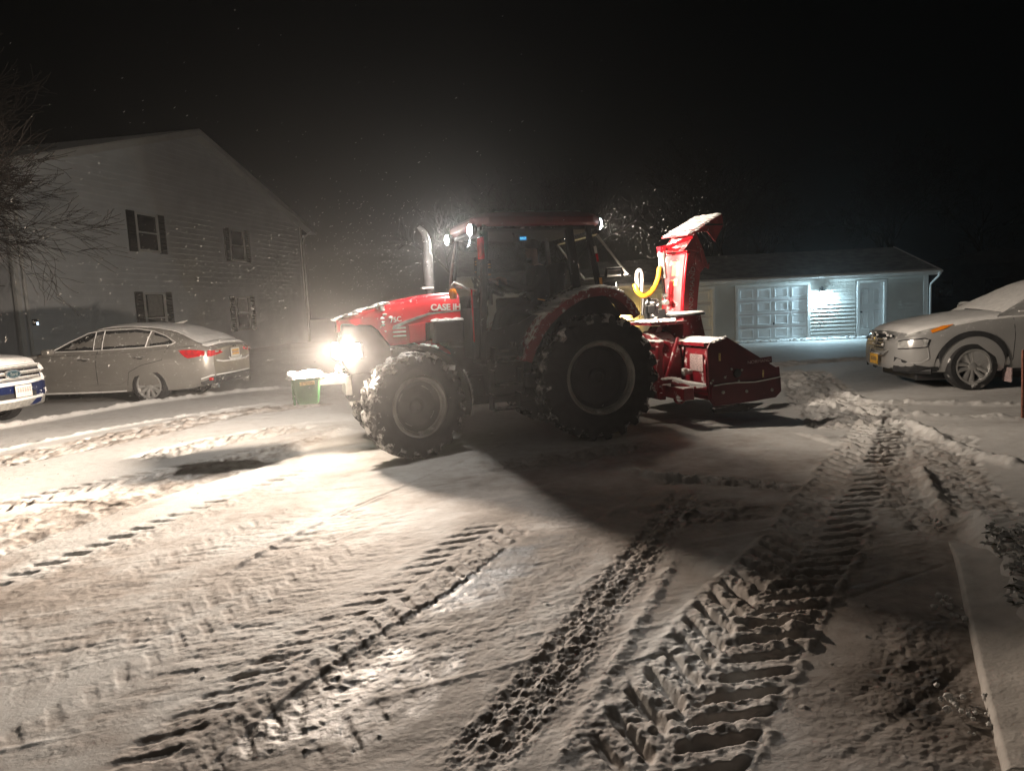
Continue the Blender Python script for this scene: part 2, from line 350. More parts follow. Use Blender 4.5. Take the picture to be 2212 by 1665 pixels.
KERB_PX = [(1985, 1012), (2040, 1110), (2085, 1200), (2120, 1330), (2165, 1500), (2225, 1700)]
def build_ground():
    th = np.concatenate([np.linspace(-180, -48, 90, endpoint=False), np.linspace(-48, 48, 930, endpoint=False), np.linspace(48, 180, 91)])
    rr = np.concatenate([np.geomspace(.35, 2.0, 26, endpoint=False), np.geomspace(2.0, 34, 1120, endpoint=False), np.geomspace(34, 160, 40)])
    T, Rr = np.meshgrid(np.radians(th), rr, indexing='xy'); X = (Rr * np.sin(T)).ravel(); Y = (Rr * np.cos(T)).ravel()
    Z = ground_base(X, Y); D = np.zeros_like(Z); rough = np.zeros_like(Z)
    near = np.hypot(X, Y) < 60
    x = X[near]; y = Y[near]
    z = .05 * fbm(x, y, .23, 3, 1) * np.clip(np.hypot(x, y) / 12, .3, 1)
    # the drive direction of the lot, used to stretch the wind and scrape marks
    ang = R(17); ux = x * math.cos(ang) + y * math.sin(ang); uy = -x * math.sin(ang) + y * math.cos(ang)
    z += .007 * fbm(ux, uy * 3.4, 1.7, 4, 11) + .004 * fbm(ux, uy * 3.5, 6, 4, 21, .6)
    crust = np.clip(fbm(ux, uy * 2.0, 1.1, 3, 31) * 1.6 + .35, 0, 1)
    z += crust * .006 * np.abs(fbm(ux, uy * 2.2, 7.5, 4, 41, .6))
    z += .0035 * fbm(x, y, 42, 2, 51)
    calm = np.clip(.55 + 1.5 * fbm(ux, uy * 1.6, .8, 3, 55), .12, 1.25); z = .05 * fbm(x, y, .23, 3, 1) * np.clip(np.hypot(x, y) / 12, .3, 1) + (z - .05 * fbm(x, y, .23, 3, 1) * np.clip(np.hypot(x, y) / 12, .3, 1)) * calm
    d = .33 + .52 * fbm(ux, uy * 2.5, .55, 4, 61) + .25 * fbm(x, y, 5, 3, 71)
    # the swept middle of the lot is thin and dirty; stalls, verges and far ground are clean snow
    mid = smooth(9.5, 6.0, y + .42 * x * (x < 0) * -1 - .1 * x) * smooth(4.6, 2.2, x)
    d = d * (.35 + .65 * mid) - .10 * (1 - mid)
    Z[near] += z; D[near] = d
    def track(px, hw, pitch, depth, berm, k=.9, dirt=.35, rg=.01, sides=(1, -1), fade=.35, sd=0, ridge=.02):
        P = gpath(px); i, s, q, L = pathdist(X, Y, P, hw + .35)
        wob = .05 * vnoise(s * 1.7, q * 0 + 3.3, sd); q = q + wob; a = np.abs(q)
        ins = smooth(hw + .03, hw - .04, a); end = smooth(0, fade, s) * smooth(0, fade, L - s)
        nz = fbm(X[i], Y[i], 11, 3, 81 + sd)
        ph = (s + k * a) / pitch + np.where(q > 0, .5, 0) + .10 * nz
        fr = np.abs((ph % 1) - .5) * 2                   # 0 centre of a lug print
        lug = smooth(.50, .22, fr) * smooth(.02, .06, a) * ins
        keep = np.where(q > 0, 1.0 if 1 in sides else .15, 1.0 if -1 in sides else .15)
        lug = lug * keep; wear = np.clip(.75 + 1.3 * fbm(X[i], Y[i], 2.2, 2, 91 + sd), .15, 1.15)
        h = -depth * lug * wear * (1 + .5 * nz) + berm * ins * (1 - lug) * (.30 + np.abs(nz) * 2.0 + .5 * np.abs(fbm(X[i], Y[i], 27, 2, 95 + sd))) * wear
        h += ridge * np.exp(-((a - hw - .03) / .035) ** 2) * np.clip(.5 + 2.2 * nz, 0, 1.6)
        h += ins * rg * fbm(X[i], Y[i], 24, 3, 101 + sd)
        Z[i] += h * end; D[i] += ins * end * dirt * (.6 + .8 * lug)
    def ridge(px, w, h, lump=.8, f=9, dirt=-.4, sd=0, off=0.0, fade=.3):
        P = gpath(px); i, s, q, L = pathdist(X, Y, P, w * 4)
        q = q - off + .25 * w * vnoise(s * 2.3, q * 0, 7 + sd); e = smooth(0, fade, s) * smooth(0, fade, L - s)
        g = np.exp(-(q / w) ** 2); nz = fbm(X[i], Y[i], f, 4, 111 + sd, .6)
        Z[i] += e * g * h * (1 + lump * .75 * np.tanh(1.6 * nz + .5 * fbm(X[i], Y[i], f * 3, 2, 115 + sd))); D[i] += dirt * g * e
    def ruts(px, hw, depth, f=14, dirt=.4, sd=0, n=3, fade=.4):
        P = gpath(px); i, s, q, L = pathdist(X, Y, P, hw + .25); a = np.abs(q); ins = smooth(hw + .06, hw - .05, a)
        e = smooth(0, fade, s) * smooth(0, fade, L - s)
        lines = np.cos((q + .02 * vnoise(s * 3, q * 0, sd)) / hw * math.pi * n * .5)
        nz = fbm(s, q * 1.4, f, 4, 121 + sd, .62)
        Z[i] += e * ins * depth * (.55 * lines + 2.3 * nz - .35); D[i] += dirt * ins * e * (.8 + 1.2 * nz)
    def step(px, w, h, dirt_r=0.0, sd=0, reach=.5, fade=.5):
        """left side of the path stands h higher and falls back over reach"""
        P = gpath(px); i, s, q, L = pathdist(X, Y, P, reach * 1.4); e = smooth(0, fade, s) * smooth(0, fade, L - s)
        q = q + .02 * vnoise(s * 2.1, q * 0, 5 + sd)
        up = smooth(-w, w, q) * smooth(reach * 1.35, reach * .3, q)
        Z[i] += e * h * up * (1 + .9 * fbm(X[i], Y[i], 8, 3, 131 + sd)); D[i] += e * dirt_r * smooth(w, -w, q) * smooth(-reach * 1.35, -reach * .4, q)
    # --- tracks, from the camera outwards
    track([(1395, 1730), (1470, 1590), (1560, 1430), (1655, 1290), (1770, 1140), (1840, 1030), (1878, 960), (1900, 900), (1908, 868)], .29, .195, .050, .022, -.85, .02, .010, sd=1, ridge=.012)
    ruts([(960, 1720), (1090, 1570), (1200, 1440), (1300, 1300), (1390, 1190), (1450, 1110), (1490, 1050)], .14, .009, 21, .22, 2, 4)
    ridge([(1180, 1700), (1290, 1500), (1390, 1330), (1460, 1200)], .04, .012, .9, 16, -.1, 3)
    track([(250, 1740), (480, 1560), (660, 1430), (800, 1330), (930, 1245), (1040, 1165), (1110, 1120)], .27, .17, .011, .005, .75, .16, .008, sd=4, ridge=.003)
    step([(380, 1720), (560, 1560), (700, 1452), (870, 1338), (990, 1262), (1080, 1190), (1130, 1150)], .010, .013, .30, 5, .30)
    track([(-150, 1345), (70, 1245), (200, 1192), (360, 1132), (560, 1058), (700, 1008), (800, 970)], .24, .205, .022, .004, .45, .10, .006, sides=(1,), sd=6, ridge=.0)
    step([(-120, 1262), (0, 1200), (250, 1105), (420, 1050), (560, 1010), (700, 966)], .02, -.040, .0, 7, .55)
    ruts([(-200, 1215), (0, 1135), (200, 1085), (420, 1020), (600, 975), (720, 940)], .24, .008, 9, .30, 8, 3)
    ridge([(-60, 1090), (60, 1087), (220, 1084), (310, 1083)], .03, .014, 1.0, 16, .5, 9)
    ridge([(470, 1245), (690, 1125), (880, 1045), (1100, 955)], .018, .014, .3, 12, .1, 10)
    ridge([(440, 1265), (660, 1143), (860, 1058)], .018, .010, .4, 12, .1, 12)
    track([(-100, 1120), (150, 1060), (400, 1010), (620, 955), (760, 915)], .22, .19, .016, .005, .7, .25, .008, sd=13, ridge=.006)
    ruts([(-120, 1022), (100, 985), (330, 945), (520, 905), (720, 872)], .34, .020, 7, .45, 14, 3)
    ridge([(-100, 1002), (120, 965), (360, 925), (600, 880)], .05, .03, .9, 9, -.3, 15)
    ridge([(-140, 972), (0, 945), (150, 918), (300, 893), (460, 870), (640, 846)], .09, .075, .5, 7, -.5, 16)
    ruts([(280, 1000), (420, 965), (560, 940), (700, 915)], .30, .03, 6, .25, 17, 2)
    ridge([(590, 985), (680, 955), (760, 925)], .14, .05, 1.0, 8, .15, 18)
    track([(-80, 1520), (180, 1400), (480, 1255), (760, 1135)], .26, .19, .0045, .001, .7, .10, .004, sd=41, ridge=.0)
    track([(-40, 1700), (150, 1560), (360, 1430), (640, 1270), (880, 1150)], .24, .18, .004, .001, -.7, .12, .004, sd=42, ridge=.0)
    track([(560, 1700), (800, 1500), (1030, 1320), (1240, 1190)], .25, .19, .004, .001, .7, .10, .005, sd=43, ridge=.0)
    track([(-90, 1400), (140, 1310), (420, 1190), (700, 1080)], .20, .16, .0035, .001, -.6, .08, .003, sd=44, ridge=.0)
    def stain(px, hw, amt, sd=0, f=4):
        P = gpath(px); i, s, q, L = pathdist(X, Y, P, hw * 1.6); e = smooth(0, .5, s) * smooth(0, .5, L - s)
        D[i] += amt * e * smooth(hw * 1.5, hw * .7, np.abs(q) + .15 * hw * fbm(X[i], Y[i], f, 3, 141 + sd)) * (1 + .8 * fbm(s, q * 5, 2.5, 4, 151 + sd))
    stain([(560, 1720), (840, 1480), (1040, 1300), (1260, 1130)], .26, .26, 1)
    stain([(-60, 1290), (100, 1215), (360, 1105), (640, 1000)], .20, -.40, 2)
    stain([(-60, 1195), (250, 1088), (560, 992)], .12, .30, 3)
    stain([(0, 1480), (300, 1330), (620, 1180), (860, 1075)], .45, -.15, 4)
    stain([(640, 1200), (760, 1140), (860, 1090)], .22, .40, 5, 7)
    stain([(1380, 1560), (1500, 1340), (1600, 1170)], .13, -.25, 6)
    stain([(1900, 1660), (1930, 1450), (1940, 1250), (1950, 1120)], .34, .16, 7)
    stain([(1050, 1060), (1250, 1090), (1500, 1110), (1650, 1120)], .45, .15, 8)
    # --- to the right
    ridge([(1960, 912), (2010, 940), (2060, 965), (2130, 990), (2240, 1022)], .085, .06, .7, 7, -.5, 19)
    ridge([(1640, 878), (1760, 880), (1900, 890), (2050, 900), (2240, 905)], .15, .045, 1.0, 6, -.35, 20)
    ridge([(1800, 842), (1880, 868), (1980, 872), (2240, 876)], .10, .05, .9, 8, -.35, 21)
    ruts([(1720, 800), (1760, 835), (1800, 880), (1860, 930)], .55, .030, 6, .10, 22, 3)
    ruts([(1640, 790), (1800, 775), (1900, 770)], .6, .03, 4, .1, 23, 3)
    step([(1700, 930), (1780, 955), (1850, 975), (1880, 982)], .02, .03, .0, 24, .3)
    ruts([(2010, 930), (2000, 1010), (2060, 1100), (2150, 1180)], .45, .012, 9, .2, 25, 3)
    ruts([(1380, 1040), (1500, 1035), (1640, 1045), (1770, 1060)], .14, .030, 12, -.15, 26, 2)
    ruts([(1380, 1130), (1480, 1110), (1580, 1100), (1700, 1095)], .30, .014, 8, .2, 27, 3)
    ruts([(1000, 1010), (1130, 1000), (1300, 975), (1450, 958)], .28, .028, 8, .2, 28, 3)
    ridge([(1330, 1010), (1420, 1030), (1500, 1035)], .06, .035, 1.0, 14, -.2, 29)
    ruts([(1890, 1600), (1960, 1480), (1980, 1400), (1950, 1290)], .16, .003, 16, .18, 31, 2)
    rnd = random.Random(17)
    for k in range(34):                          # faint straight scrape marks left by the blower and the ploughs
        x0 = rnd.uniform(-5.5, 1.5); y0 = rnd.uniform(2.2, 7.5); an = R(rnd.choice((rnd.gauss(52, 5), rnd.gauss(35, 6), rnd.gauss(18, 5)))); L0 = rnd.uniform(1.0, 3.2)
        P = np.array([(x0 + t * L0 * math.cos(an), y0 + t * L0 * math.sin(an)) for t in np.linspace(0, 1, 7)]); i, s, q, L = pathdist(X, Y, P, .09)
        e = smooth(0, .5, s) * smooth(0, .5, L - s); w = rnd.uniform(.010, .022); d_ = rnd.uniform(.002, .005) * rnd.choice((-1, 1, 1))
        Z[i] += e * d_ * np.exp(-((q + .01 * vnoise(s * 3, q * 0, k)) / w) ** 2) * (1 + .8 * fbm(X[i], Y[i], 10, 2, 171 + k)); D[i] += .12 * e * np.exp(-(q / w) ** 2) * np.sign(-d_)
    for k in range(110):                         # crumbs thrown off the tyres
        x0, y0 = gnd(rnd.uniform(0, 2212), rnd.uniform(1000, 1650))[:2]; r = rnd.uniform(.005, .012)
        i = np.nonzero((np.abs(X - x0) < .08) & (np.abs(Y - y0) < .08))[0]; g = np.exp(-(((X[i] - x0) ** 2 + (Y[i] - y0) ** 2) / r ** 2)); Z[i] += g * r * rnd.choice((.8, .8, -.5)); D[i] += .25 * g * rnd.choice((1, 1, -1))
    # raised verge behind the kerb
    P = gpath(KERB_PX); i, s, q, L = pathdist(X, Y, P, 3.0)
    right = smooth(-.02, .20, q) * smooth(1.0, 2.2, s); Z[i] += .15 * right; Z[i] += .055 * np.exp(-(q / .055) ** 2) * smooth(0, .2, s) * smooth(2.3, 1.2, s) * (1 + .5 * fbm(X[i], Y[i], 5, 3, 33)); D[i] -= .5 * right
    # craters under the wheels press the sheet down a little and keep far ground flat
    n_t = len(th); n_r = len(rr)
    co = np.column_stack([X, Y, Z]).astype(np.float32)
    jj, ii = np.meshgrid(np.arange(n_r - 1), np.arange(n_t - 1), indexing='ij'); a = (jj * n_t + ii).ravel()
    quads = np.column_stack([a, a + 1, a + n_t + 1, a + n_t]).astype(np.int32)
    me = bpy.data.meshes.new('snowy_ground'); me.vertices.add(len(co)); me.vertices.foreach_set('co', co.ravel())
    me.loops.add(quads.size); me.loops.foreach_set('vertex_index', quads.ravel()); me.polygons.add(len(quads))
    me.polygons.foreach_set('loop_start', np.arange(0, quads.size, 4, dtype=np.int32)); me.polygons.foreach_set('loop_total', np.full(len(quads), 4, np.int32))
    me.update(calc_edges=True); me.polygons.foreach_set('use_smooth', np.ones(len(quads), bool))
    at = me.attributes.new('dirt', 'FLOAT', 'POINT'); at.data.foreach_set('value', np.clip(D, 0, 1).astype(np.float32))
    if me.polygons[len(quads) // 2].normal.z < 0: me.flip_normals()
    # snow over asphalt: how much grit is in it is a property of the ground
    m = bpy.data.materials.new('driven_snow'); m.use_nodes = True; N = m.node_tree.nodes; K = m.node_tree.links; b = N['Principled BSDF']
    an = N.new('ShaderNodeAttribute'); an.attribute_name = 'dirt'; tc = N.new('ShaderNodeTexCoord')
    nz = N.new('ShaderNodeTexNoise'); nz.inputs['Scale'].default_value = 7; nz.inputs['Detail'].default_value = 8; nz.inputs['Roughness'].default_value = .65; K.new(tc.outputs['Object'], nz.inputs['Vector'])
    ma = N.new('ShaderNodeMath'); ma.operation = 'MULTIPLY_ADD'; K.new(nz.outputs['Fac'], ma.inputs[0]); ma.inputs[1].default_value = .7
    mb = N.new('ShaderNodeMath'); mb.operation = 'SUBTRACT'; K.new(an.outputs['Fac'], mb.inputs[0]); mb.inputs[1].default_value = .35; K.new(mb.outputs[0], ma.inputs[2])
    cr = N.new('ShaderNodeValToRGB'); K.new(ma.outputs[0], cr.inputs[0]); e = cr.color_ramp.elements
    e[0].position = 0; e[0].color = (.74, .725, .70, 1); e[1].position = 1; e[1].color = (.10, .088, .078, 1)
    q = e.new(.45); q.color = (.46, .41, .372, 1); q = e.new(.72); q.color = (.27, .235, .205, 1)
    K.new(cr.outputs[0], b.inputs['Base Color'])
    rm = N.new('ShaderNodeMapRange'); K.new(ma.outputs[0], rm.inputs[0]); rm.inputs[1].default_value = .62; rm.inputs[2].default_value = 1.1; rm.inputs[3].default_value = .75; rm.inputs[4].default_value = .34; K.new(rm.outputs[0], b.inputs['Roughness'])
    n2 = N.new('ShaderNodeTexNoise'); n2.inputs['Scale'].default_value = 55; n2.inputs['Detail'].default_value = 7; n2.inputs['Roughness'].default_value = .7; K.new(tc.outputs['Object'], n2.inputs['Vector'])
    bp = N.new('ShaderNodeBump'); bp.inputs['Strength'].default_value = .55; bp.inputs['Distance'].default_value = .008; K.new(n2.outputs['Fac'], bp.inputs['Height']); K.new(bp.outputs[0], b.inputs['Normal'])
    b.inputs['Subsurface Weight'].default_value = 0.0
    me.materials.append(m)
    o = bpy.data.objects.new('snowy_ground', me); COL.objects.link(o); o['kind'] = 'structure'
    return o
build_ground()
# ------------------------------------------------------------------ tractor
TR_LOC = (.835, 9.66, 0.0); TR_RZ = R(198)
tr = thing('tractor', 'red tractor with lit headlights and a dark glass cab driving through the snowy lot', 'tractor', TR_LOC, TR_RZ)
def B(name, m, fn, parent=tr, **k):
    b = MB(); fn(b); return b.build(name, m, parent, **k)

def make_wheel(par, name, c, r, w, rim_r, n_lug, steer, tread, disc, outward, ring, label=None):
    """tyre with chevron lugs, rim ring, dished disc, hub and nuts; axis along y, then turned by the steering angle"""
    rot = Matrix.Translation(c) @ Matrix.Rotation(steer, 4, 'Z')
    b = MB(); h = w / 2; rs = r * .955
    prof = [(rim_r, -h * .78), (rim_r + .02, -h * .9), (rim_r + (r - rim_r) * .45, -h * 1.02), (rs - .075, -h * .97), (rs - .03, -h * .88), (rs - .012, -h * .5), (rs, 0),
            (rs - .012, h * .5), (rs - .03, h * .88), (rs - .075, h * .97), (rim_r + (r - rim_r) * .45, h * 1.02), (rim_r + .02, h * .9), (rim_r, h * .78), (rim_r - .05, h * .5), (rim_r - .05, -h * .5)]
    b.lathe(prof, 64, 'y', closed=True)
    for side in (1, -1):
        for i in range(n_lug):
            a0 = 2 * math.pi * (i + (.5 if side > 0 else 0)) / n_lug; rings = []
            for t in (0, .3, .6, .85, 1.0, 1.14):
                y = side * h * (-.08 + 1.06 * min(t, 1.0)); ang = a0 + (.62 * t) * (2 * math.pi / n_lug) * 1.25
                top = r if t < .9 else (r - .02 if t <= 1.0 else r - .11); bot = rs - .03 if t <= 1.0 else rs - .14
                wd = .030 + .012 * t
                if t > 1.0: y = side * h * 1.02
                q = []
                for (rad, s) in ((bot, -1.35), (top, -.8), (top, .8), (bot, 1.35)):
                    an = ang + s * wd / r; q.append((rad * math.cos(an), y, rad * math.sin(an)))
                rings.append(q)
            b.m = 0; b.loft(rings)
    # material 1 = side walls
    ty = b.build('tyre', [tread, M['rubber']], None, sm=True)
    me = ty.data
    for p in me.polygons:
        cc = p.center; rad = math.hypot(cc.x, cc.z)
        if abs(cc.y) > h * .93 or rad < rs - .09: p.material_index = 1
    e = bpy.data.objects.new(name, None); COL.objects.link(e); e.parent = par; e.matrix_local = rot; e.empty_display_size = .1
    if label: e['label'] = label
    ty.parent = e
    o = outward
    b = MB(); b.lathe([(rim_r + .012, o * h * .80), (rim_r + .02, o * h * .88), (rim_r - .005, o * h * .92), (rim_r - .022, o * h * .84), (rim_r - .030, o * h * .70), (rim_r - .040, o * h * .72), (rim_r - .052, o * h * .60), (rim_r - .03, o * h * .05)], 56, 'y', closed=True)
    b.build('rim', ring, e, sm=True)
    b = MB(); b.lathe([(rim_r - .05, o * h * .55), (rim_r - .075, o * h * .40), (rim_r - .11, o * h * .32), (rim_r - .12, o * h * .05), (rim_r - .04, o * h * .03)], 56, 'y', closed=True)
    b.build('rim_barrel', disc, e, sm=True)
    b = MB(); b.lathe([(rim_r - .11, o * h * .34), (rim_r - .15, o * h * .22), (rim_r * .55, o * h * .02), (rim_r * .40, o * h * .10), (rim_r * .30, o * h * .14), (0, o * h * .14)], 48, 'y')
    b.build('wheel_disc', disc, e, sm=True)
    b = MB(); b.lathe([(rim_r * .27, o * h * .12), (rim_r * .27, o * h * .42), (rim_r * .22, o * h * .50), (rim_r * .15, o * h * .52), (rim_r * .13, o * h * .46), (0, o * h * .44)], 28, 'y')
    b.build('hub', disc, e, sm=True)
    b = MB()
    for i in range(8):
        a = 2 * math.pi * i / 8; rr = rim_r * .34
        b.lathe([(.014, o * h * .10), (.014, o * h * .22), (0, o * h * .22)], 6, 'y', (rr * math.cos(a), 0, rr * math.sin(a)))
    b.build('wheel_nut', M['steel'], e)
    b = MB()
    for i in range(4):
        a = 2 * math.pi * (i + .35) / 4; rr = rim_r * .70; t = Vector((-math.sin(a), 0, math.cos(a)))
        b.tube([Vector((rr * math.cos(a), o * h * .22, rr * math.sin(a))) - t * .05, Vector((rr * math.cos(a), o * h * .22, rr * math.sin(a))) + t * .05], .022, 8)
    b.build('rim_bracket', M['rim_grey'], e, sm=True)
    return e
make_wheel(tr, 'rear_wheel', (.03, .78, .785), .79, .46, .445, 22, 0, M['tread'], M['rim_dark'], 1, M['rim_grey'])
make_wheel(tr, 'rear_wheel', (.03, -.78, .785), .79, .46, .445, 22, 0, M['tread'], M['rim_dark'], -1, M['rim_grey'])
M['rim_front'] = mat('front_wheel_disc_dark', (.10, .09, .085), .55, .1, .2, 8)
STEER = R(19); FWC = (2.33, .74, .615)
make_wheel(tr, 'front_wheel', FWC, .62, .34, .345, 19, STEER, M['tread_front'], M['rim_front'], 1, M['rim_grey'], 'front wheel turned towards the camera, its tread caked with snow')
make_wheel(tr, 'front_wheel', (2.33, -.74, .615), .62, .34, .345, 19, STEER, M['tread_front'], M['rim_front'], -1, M['rim_grey'])

# chassis
def f(b):
    b.box((1.55, 0, .95), (1.7, .50, .56)); b.box((.35, 0, .85), (1.1, .62, .6)); b.box((2.72, 0, .83), (.62, .44, .34)); b.box((.95, .0, .60), (1.2, .44, .24))
    b.tube([(2.33, -.62, .60), (2.33, .62, .60)], .085, 12); b.tube([(.03, -.62, .785), (.03, .62, .785)], .15, 14); b.tube([(.4, 0, .6), (2.3, 0, .62)], .05, 8)
    b.box((2.33, .50, .60), (.26, .16, .30)); b.box((2.33, -.50, .60), (.26, .16, .30)); b.box((-.25, 0, .88), (.25, .5, .5)); b.box((1.95, .3, .9), (.5, .18, .36)); b.box((1.5, .38, .75), (.4, .12, .25))
B('chassis', M['plastic'], f, bevel=.02)
def f(b):
    b.box((1.18, .62, .86), (.46, .30, .46)); b.box((.80, .66, .80), (.30, .16, .20))
B('fuel_tank', M['black'], f, bevel=.05, seg=3)
for zz, xx in ((.50, 1.25), (.78, 1.22), (1.05, 1.2)):
    B('step', M['black'], lambda b: (b.box((xx, .86, zz), (.36, .20, .025)), b.box((xx - .17, .86, zz + .09), (.02, .18, .2)), b.box((xx + .17, .86, zz + .09), (.02, .18, .2))), bevel=.005)
# hood
def ring(x, zt, w, zb, nose=0):
    pts = [(w, zb), (w, zb + (zt - zb) * .45), (w * .985, zt - .15), (w * .93, zt - .065), (w * .80, zt - .022), (w * .5, zt - .004), (0, zt)]
    full = pts + [(-y, z) for y, z in reversed(pts[:-1])]
    return [(x, y, z) for y, z in full]
def f(b):
    st = [(3.10, 1.645, .17, 1.615), (3.02, 1.675, .245, 1.60), (2.90, 1.715, .285, 1.585), (2.71, 1.775, .315, 1.565), (2.63, 1.80, .325, 1.50), (2.56, 1.82, .332, 1.39), (2.50, 1.835, .338, 1.31), (2.30, 1.868, .345, 1.315), (2.08, 1.90, .352, 1.35), (2.06, 1.902, .352, 1.56), (1.85, 1.918, .356, 1.57), (1.62, 1.925, .358, 1.575)]
    b.loft([ring(*s) for s in st])
hood = B('hood', M['red'], f, sm=True)
def f(b):
    b.prism([(2.06, 1.34), (1.98, 1.36), (1.78, 1.20), (1.76, 1.15), (2.04, 1.27), (2.10, 1.30)], .30, .352); b.prism([(2.06, 1.34), (1.98, 1.36), (1.78, 1.20), (1.76, 1.15), (2.04, 1.27), (2.10, 1.30)], -.352, -.30)
    b.prism([(2.28, 1.545), (2.07, 1.57), (2.06, 1.34), (2.27, 1.33)], .34, .362); b.prism([(2.28, 1.545), (2.07, 1.57), (2.06, 1.34), (2.27, 1.33)], -.362, -.34)
B('side_panel', M['red'], f, bevel=.012)
def f(b):
    b.prism([(3.06, 1.60), (2.70, 1.57), (2.57, 1.40), (2.50, 1.30), (2.46, .98), (3.00, .98), (3.08, 1.15)], -.29, .29)
B('grille', M['plastic'], f, bevel=.03, seg=3)
for i in range(7):
    zz = 1.06 + i * .075
    B('grille_slat', M['black'], lambda b: b.box((3.075 - abs(zz - 1.3) * .08, 0, zz), (.022, .46, .018)))
for i in range(3):
    B('side_vent', M['label_w'], lambda b: b.box((2.385, .351, 1.42 + i * .047), (.16, .012, .020)), bevel=.004)
# stripe and lettering
def f(b):
    pts = [(2.46, 1.545), (2.30, 1.60), (2.02, 1.68), (1.62, 1.70)]; low = [(1.62, 1.685), (2.02, 1.655), (2.30, 1.565), (2.46, 1.50)]
    b.prism(pts + low, .350, .3605)
B('stripe', M['steel'], f, parent=hood)
lettering('CASE IH', .105, frame((1.80, .3625, 1.735), (-1, 0, -.02), (0, 0, 1)), M['label_w'], hood, bold=.003, ext=.006)
lettering('75C', .085, frame((2.42, .3435, 1.615), (-1, 0, .10), (0, 0, 1)), M['label_w'], hood, bold=.001)
lettering('T1', .082, frame((1.08, .763, 1.25), (-1, 0, 0), (0, 0, 1)), M['label_w'], tr)
# hood snow
def f(b):
    rnd = random.Random(4)
    for i in range(26):
        t = i / 25; x = 3.09 - .56 * t; zt = 1.655 + .165 * t
        for k in range(3): b.blob((x + rnd.uniform(-.02, .02), rnd.uniform(-.05, .27) * (.6 + .45 * t), zt + rnd.uniform(-.012, .004)), (.045, .05, rnd.uniform(.012, .024)), i * 7 + k, 8, .3)
    for i in range(16): b.blob((2.52 + rnd.uniform(-.05, .06), .33 + rnd.uniform(-.03, .012), 1.80 - i * .028 + rnd.uniform(-.02, .02)), (.030, .016, .016), i + 90, 6, .4)
B('hood_snow', M['snow_lump'], f, sm=True)
# air cleaner box with snow on top
B('air_cleaner', M['plastic'], lambda b: b.box((1.80, .36, 1.44), (.38, .26, .27)), bevel=.03, seg=3)
def f(b):
    for i in range(9): b.blob((1.64 + i * .042, .38 + .03 * math.sin(i), 1.578), (.04, .11, .026 + .006 * math.sin(i * 2)), i, 8, .2, .3)
B('air_cleaner_snow', M['snow'], f, sm=True)
# headlights, wrapped round the corners of the grille
for s in (1, -1):
    hl = B('headlight', M['plastic'], lambda b: b.prism([(2.82, s * .312), (3.06, s * .30), (3.095, s * .24), (3.10, s * .10), (3.06, s * .10), (2.82, s * .25)], 1.17, 1.37, 'xy'), bevel=.01)
    B('headlight_lens', M['lamp_white'], lambda b: b.prism([(2.86, s * .3135), (3.06, s * .312), (3.13, s * .255), (3.155, s * .19), (3.14, s * .11), (3.09, s * .115), (2.86, s * .28)], 1.18, 1.36, 'xy'), parent=hl, bevel=.012)
# front ballast bracket
B('front_bracket', M['steel'], lambda b: (b.box((3.18, .22, .93), (.40, .05, .09)), b.box((3.18, -.22, .93), (.40, .05, .09)), b.box((3.02, 0, .86), (.08, .5, .24)), b.tube([(3.16, .2, 1.0), (3.12, .2, 1.08), (3.05, .2, 1.06)], .022, 8)), bevel=.008)
B('bracket_snow', M['snow_lump'], lambda b: [b.blob((3.04 + i * .05, .21 + .01 * (i % 3), .985 + .012 * (i % 2)), (.035, .035, .02), i, 7, .3) for i in range(6)] + [b.blob((3.10 + i * .012, .2, 1.05 + i * .012), (.03, .03, .03), 20 + i, 7, .4) for i in range(4)], sm=True)
# exhaust, pre-cleaner
B('exhaust_stack', M['exhaust'], lambda b: (b.tube([(1.82, -.46, 1.9), (1.82, -.46, 2.62), (1.85, -.46, 2.72), (1.92, -.46, 2.80)], [.05, .05, .047, .042], 14), b.tube([(1.82, -.46, 1.95), (1.82, -.46, 2.45)], .066, 14)), sm=True)
B('exhaust_bracket', M['steel'], lambda b: b.box((1.86, -.42, 2.0), (.16, .12, .02)))
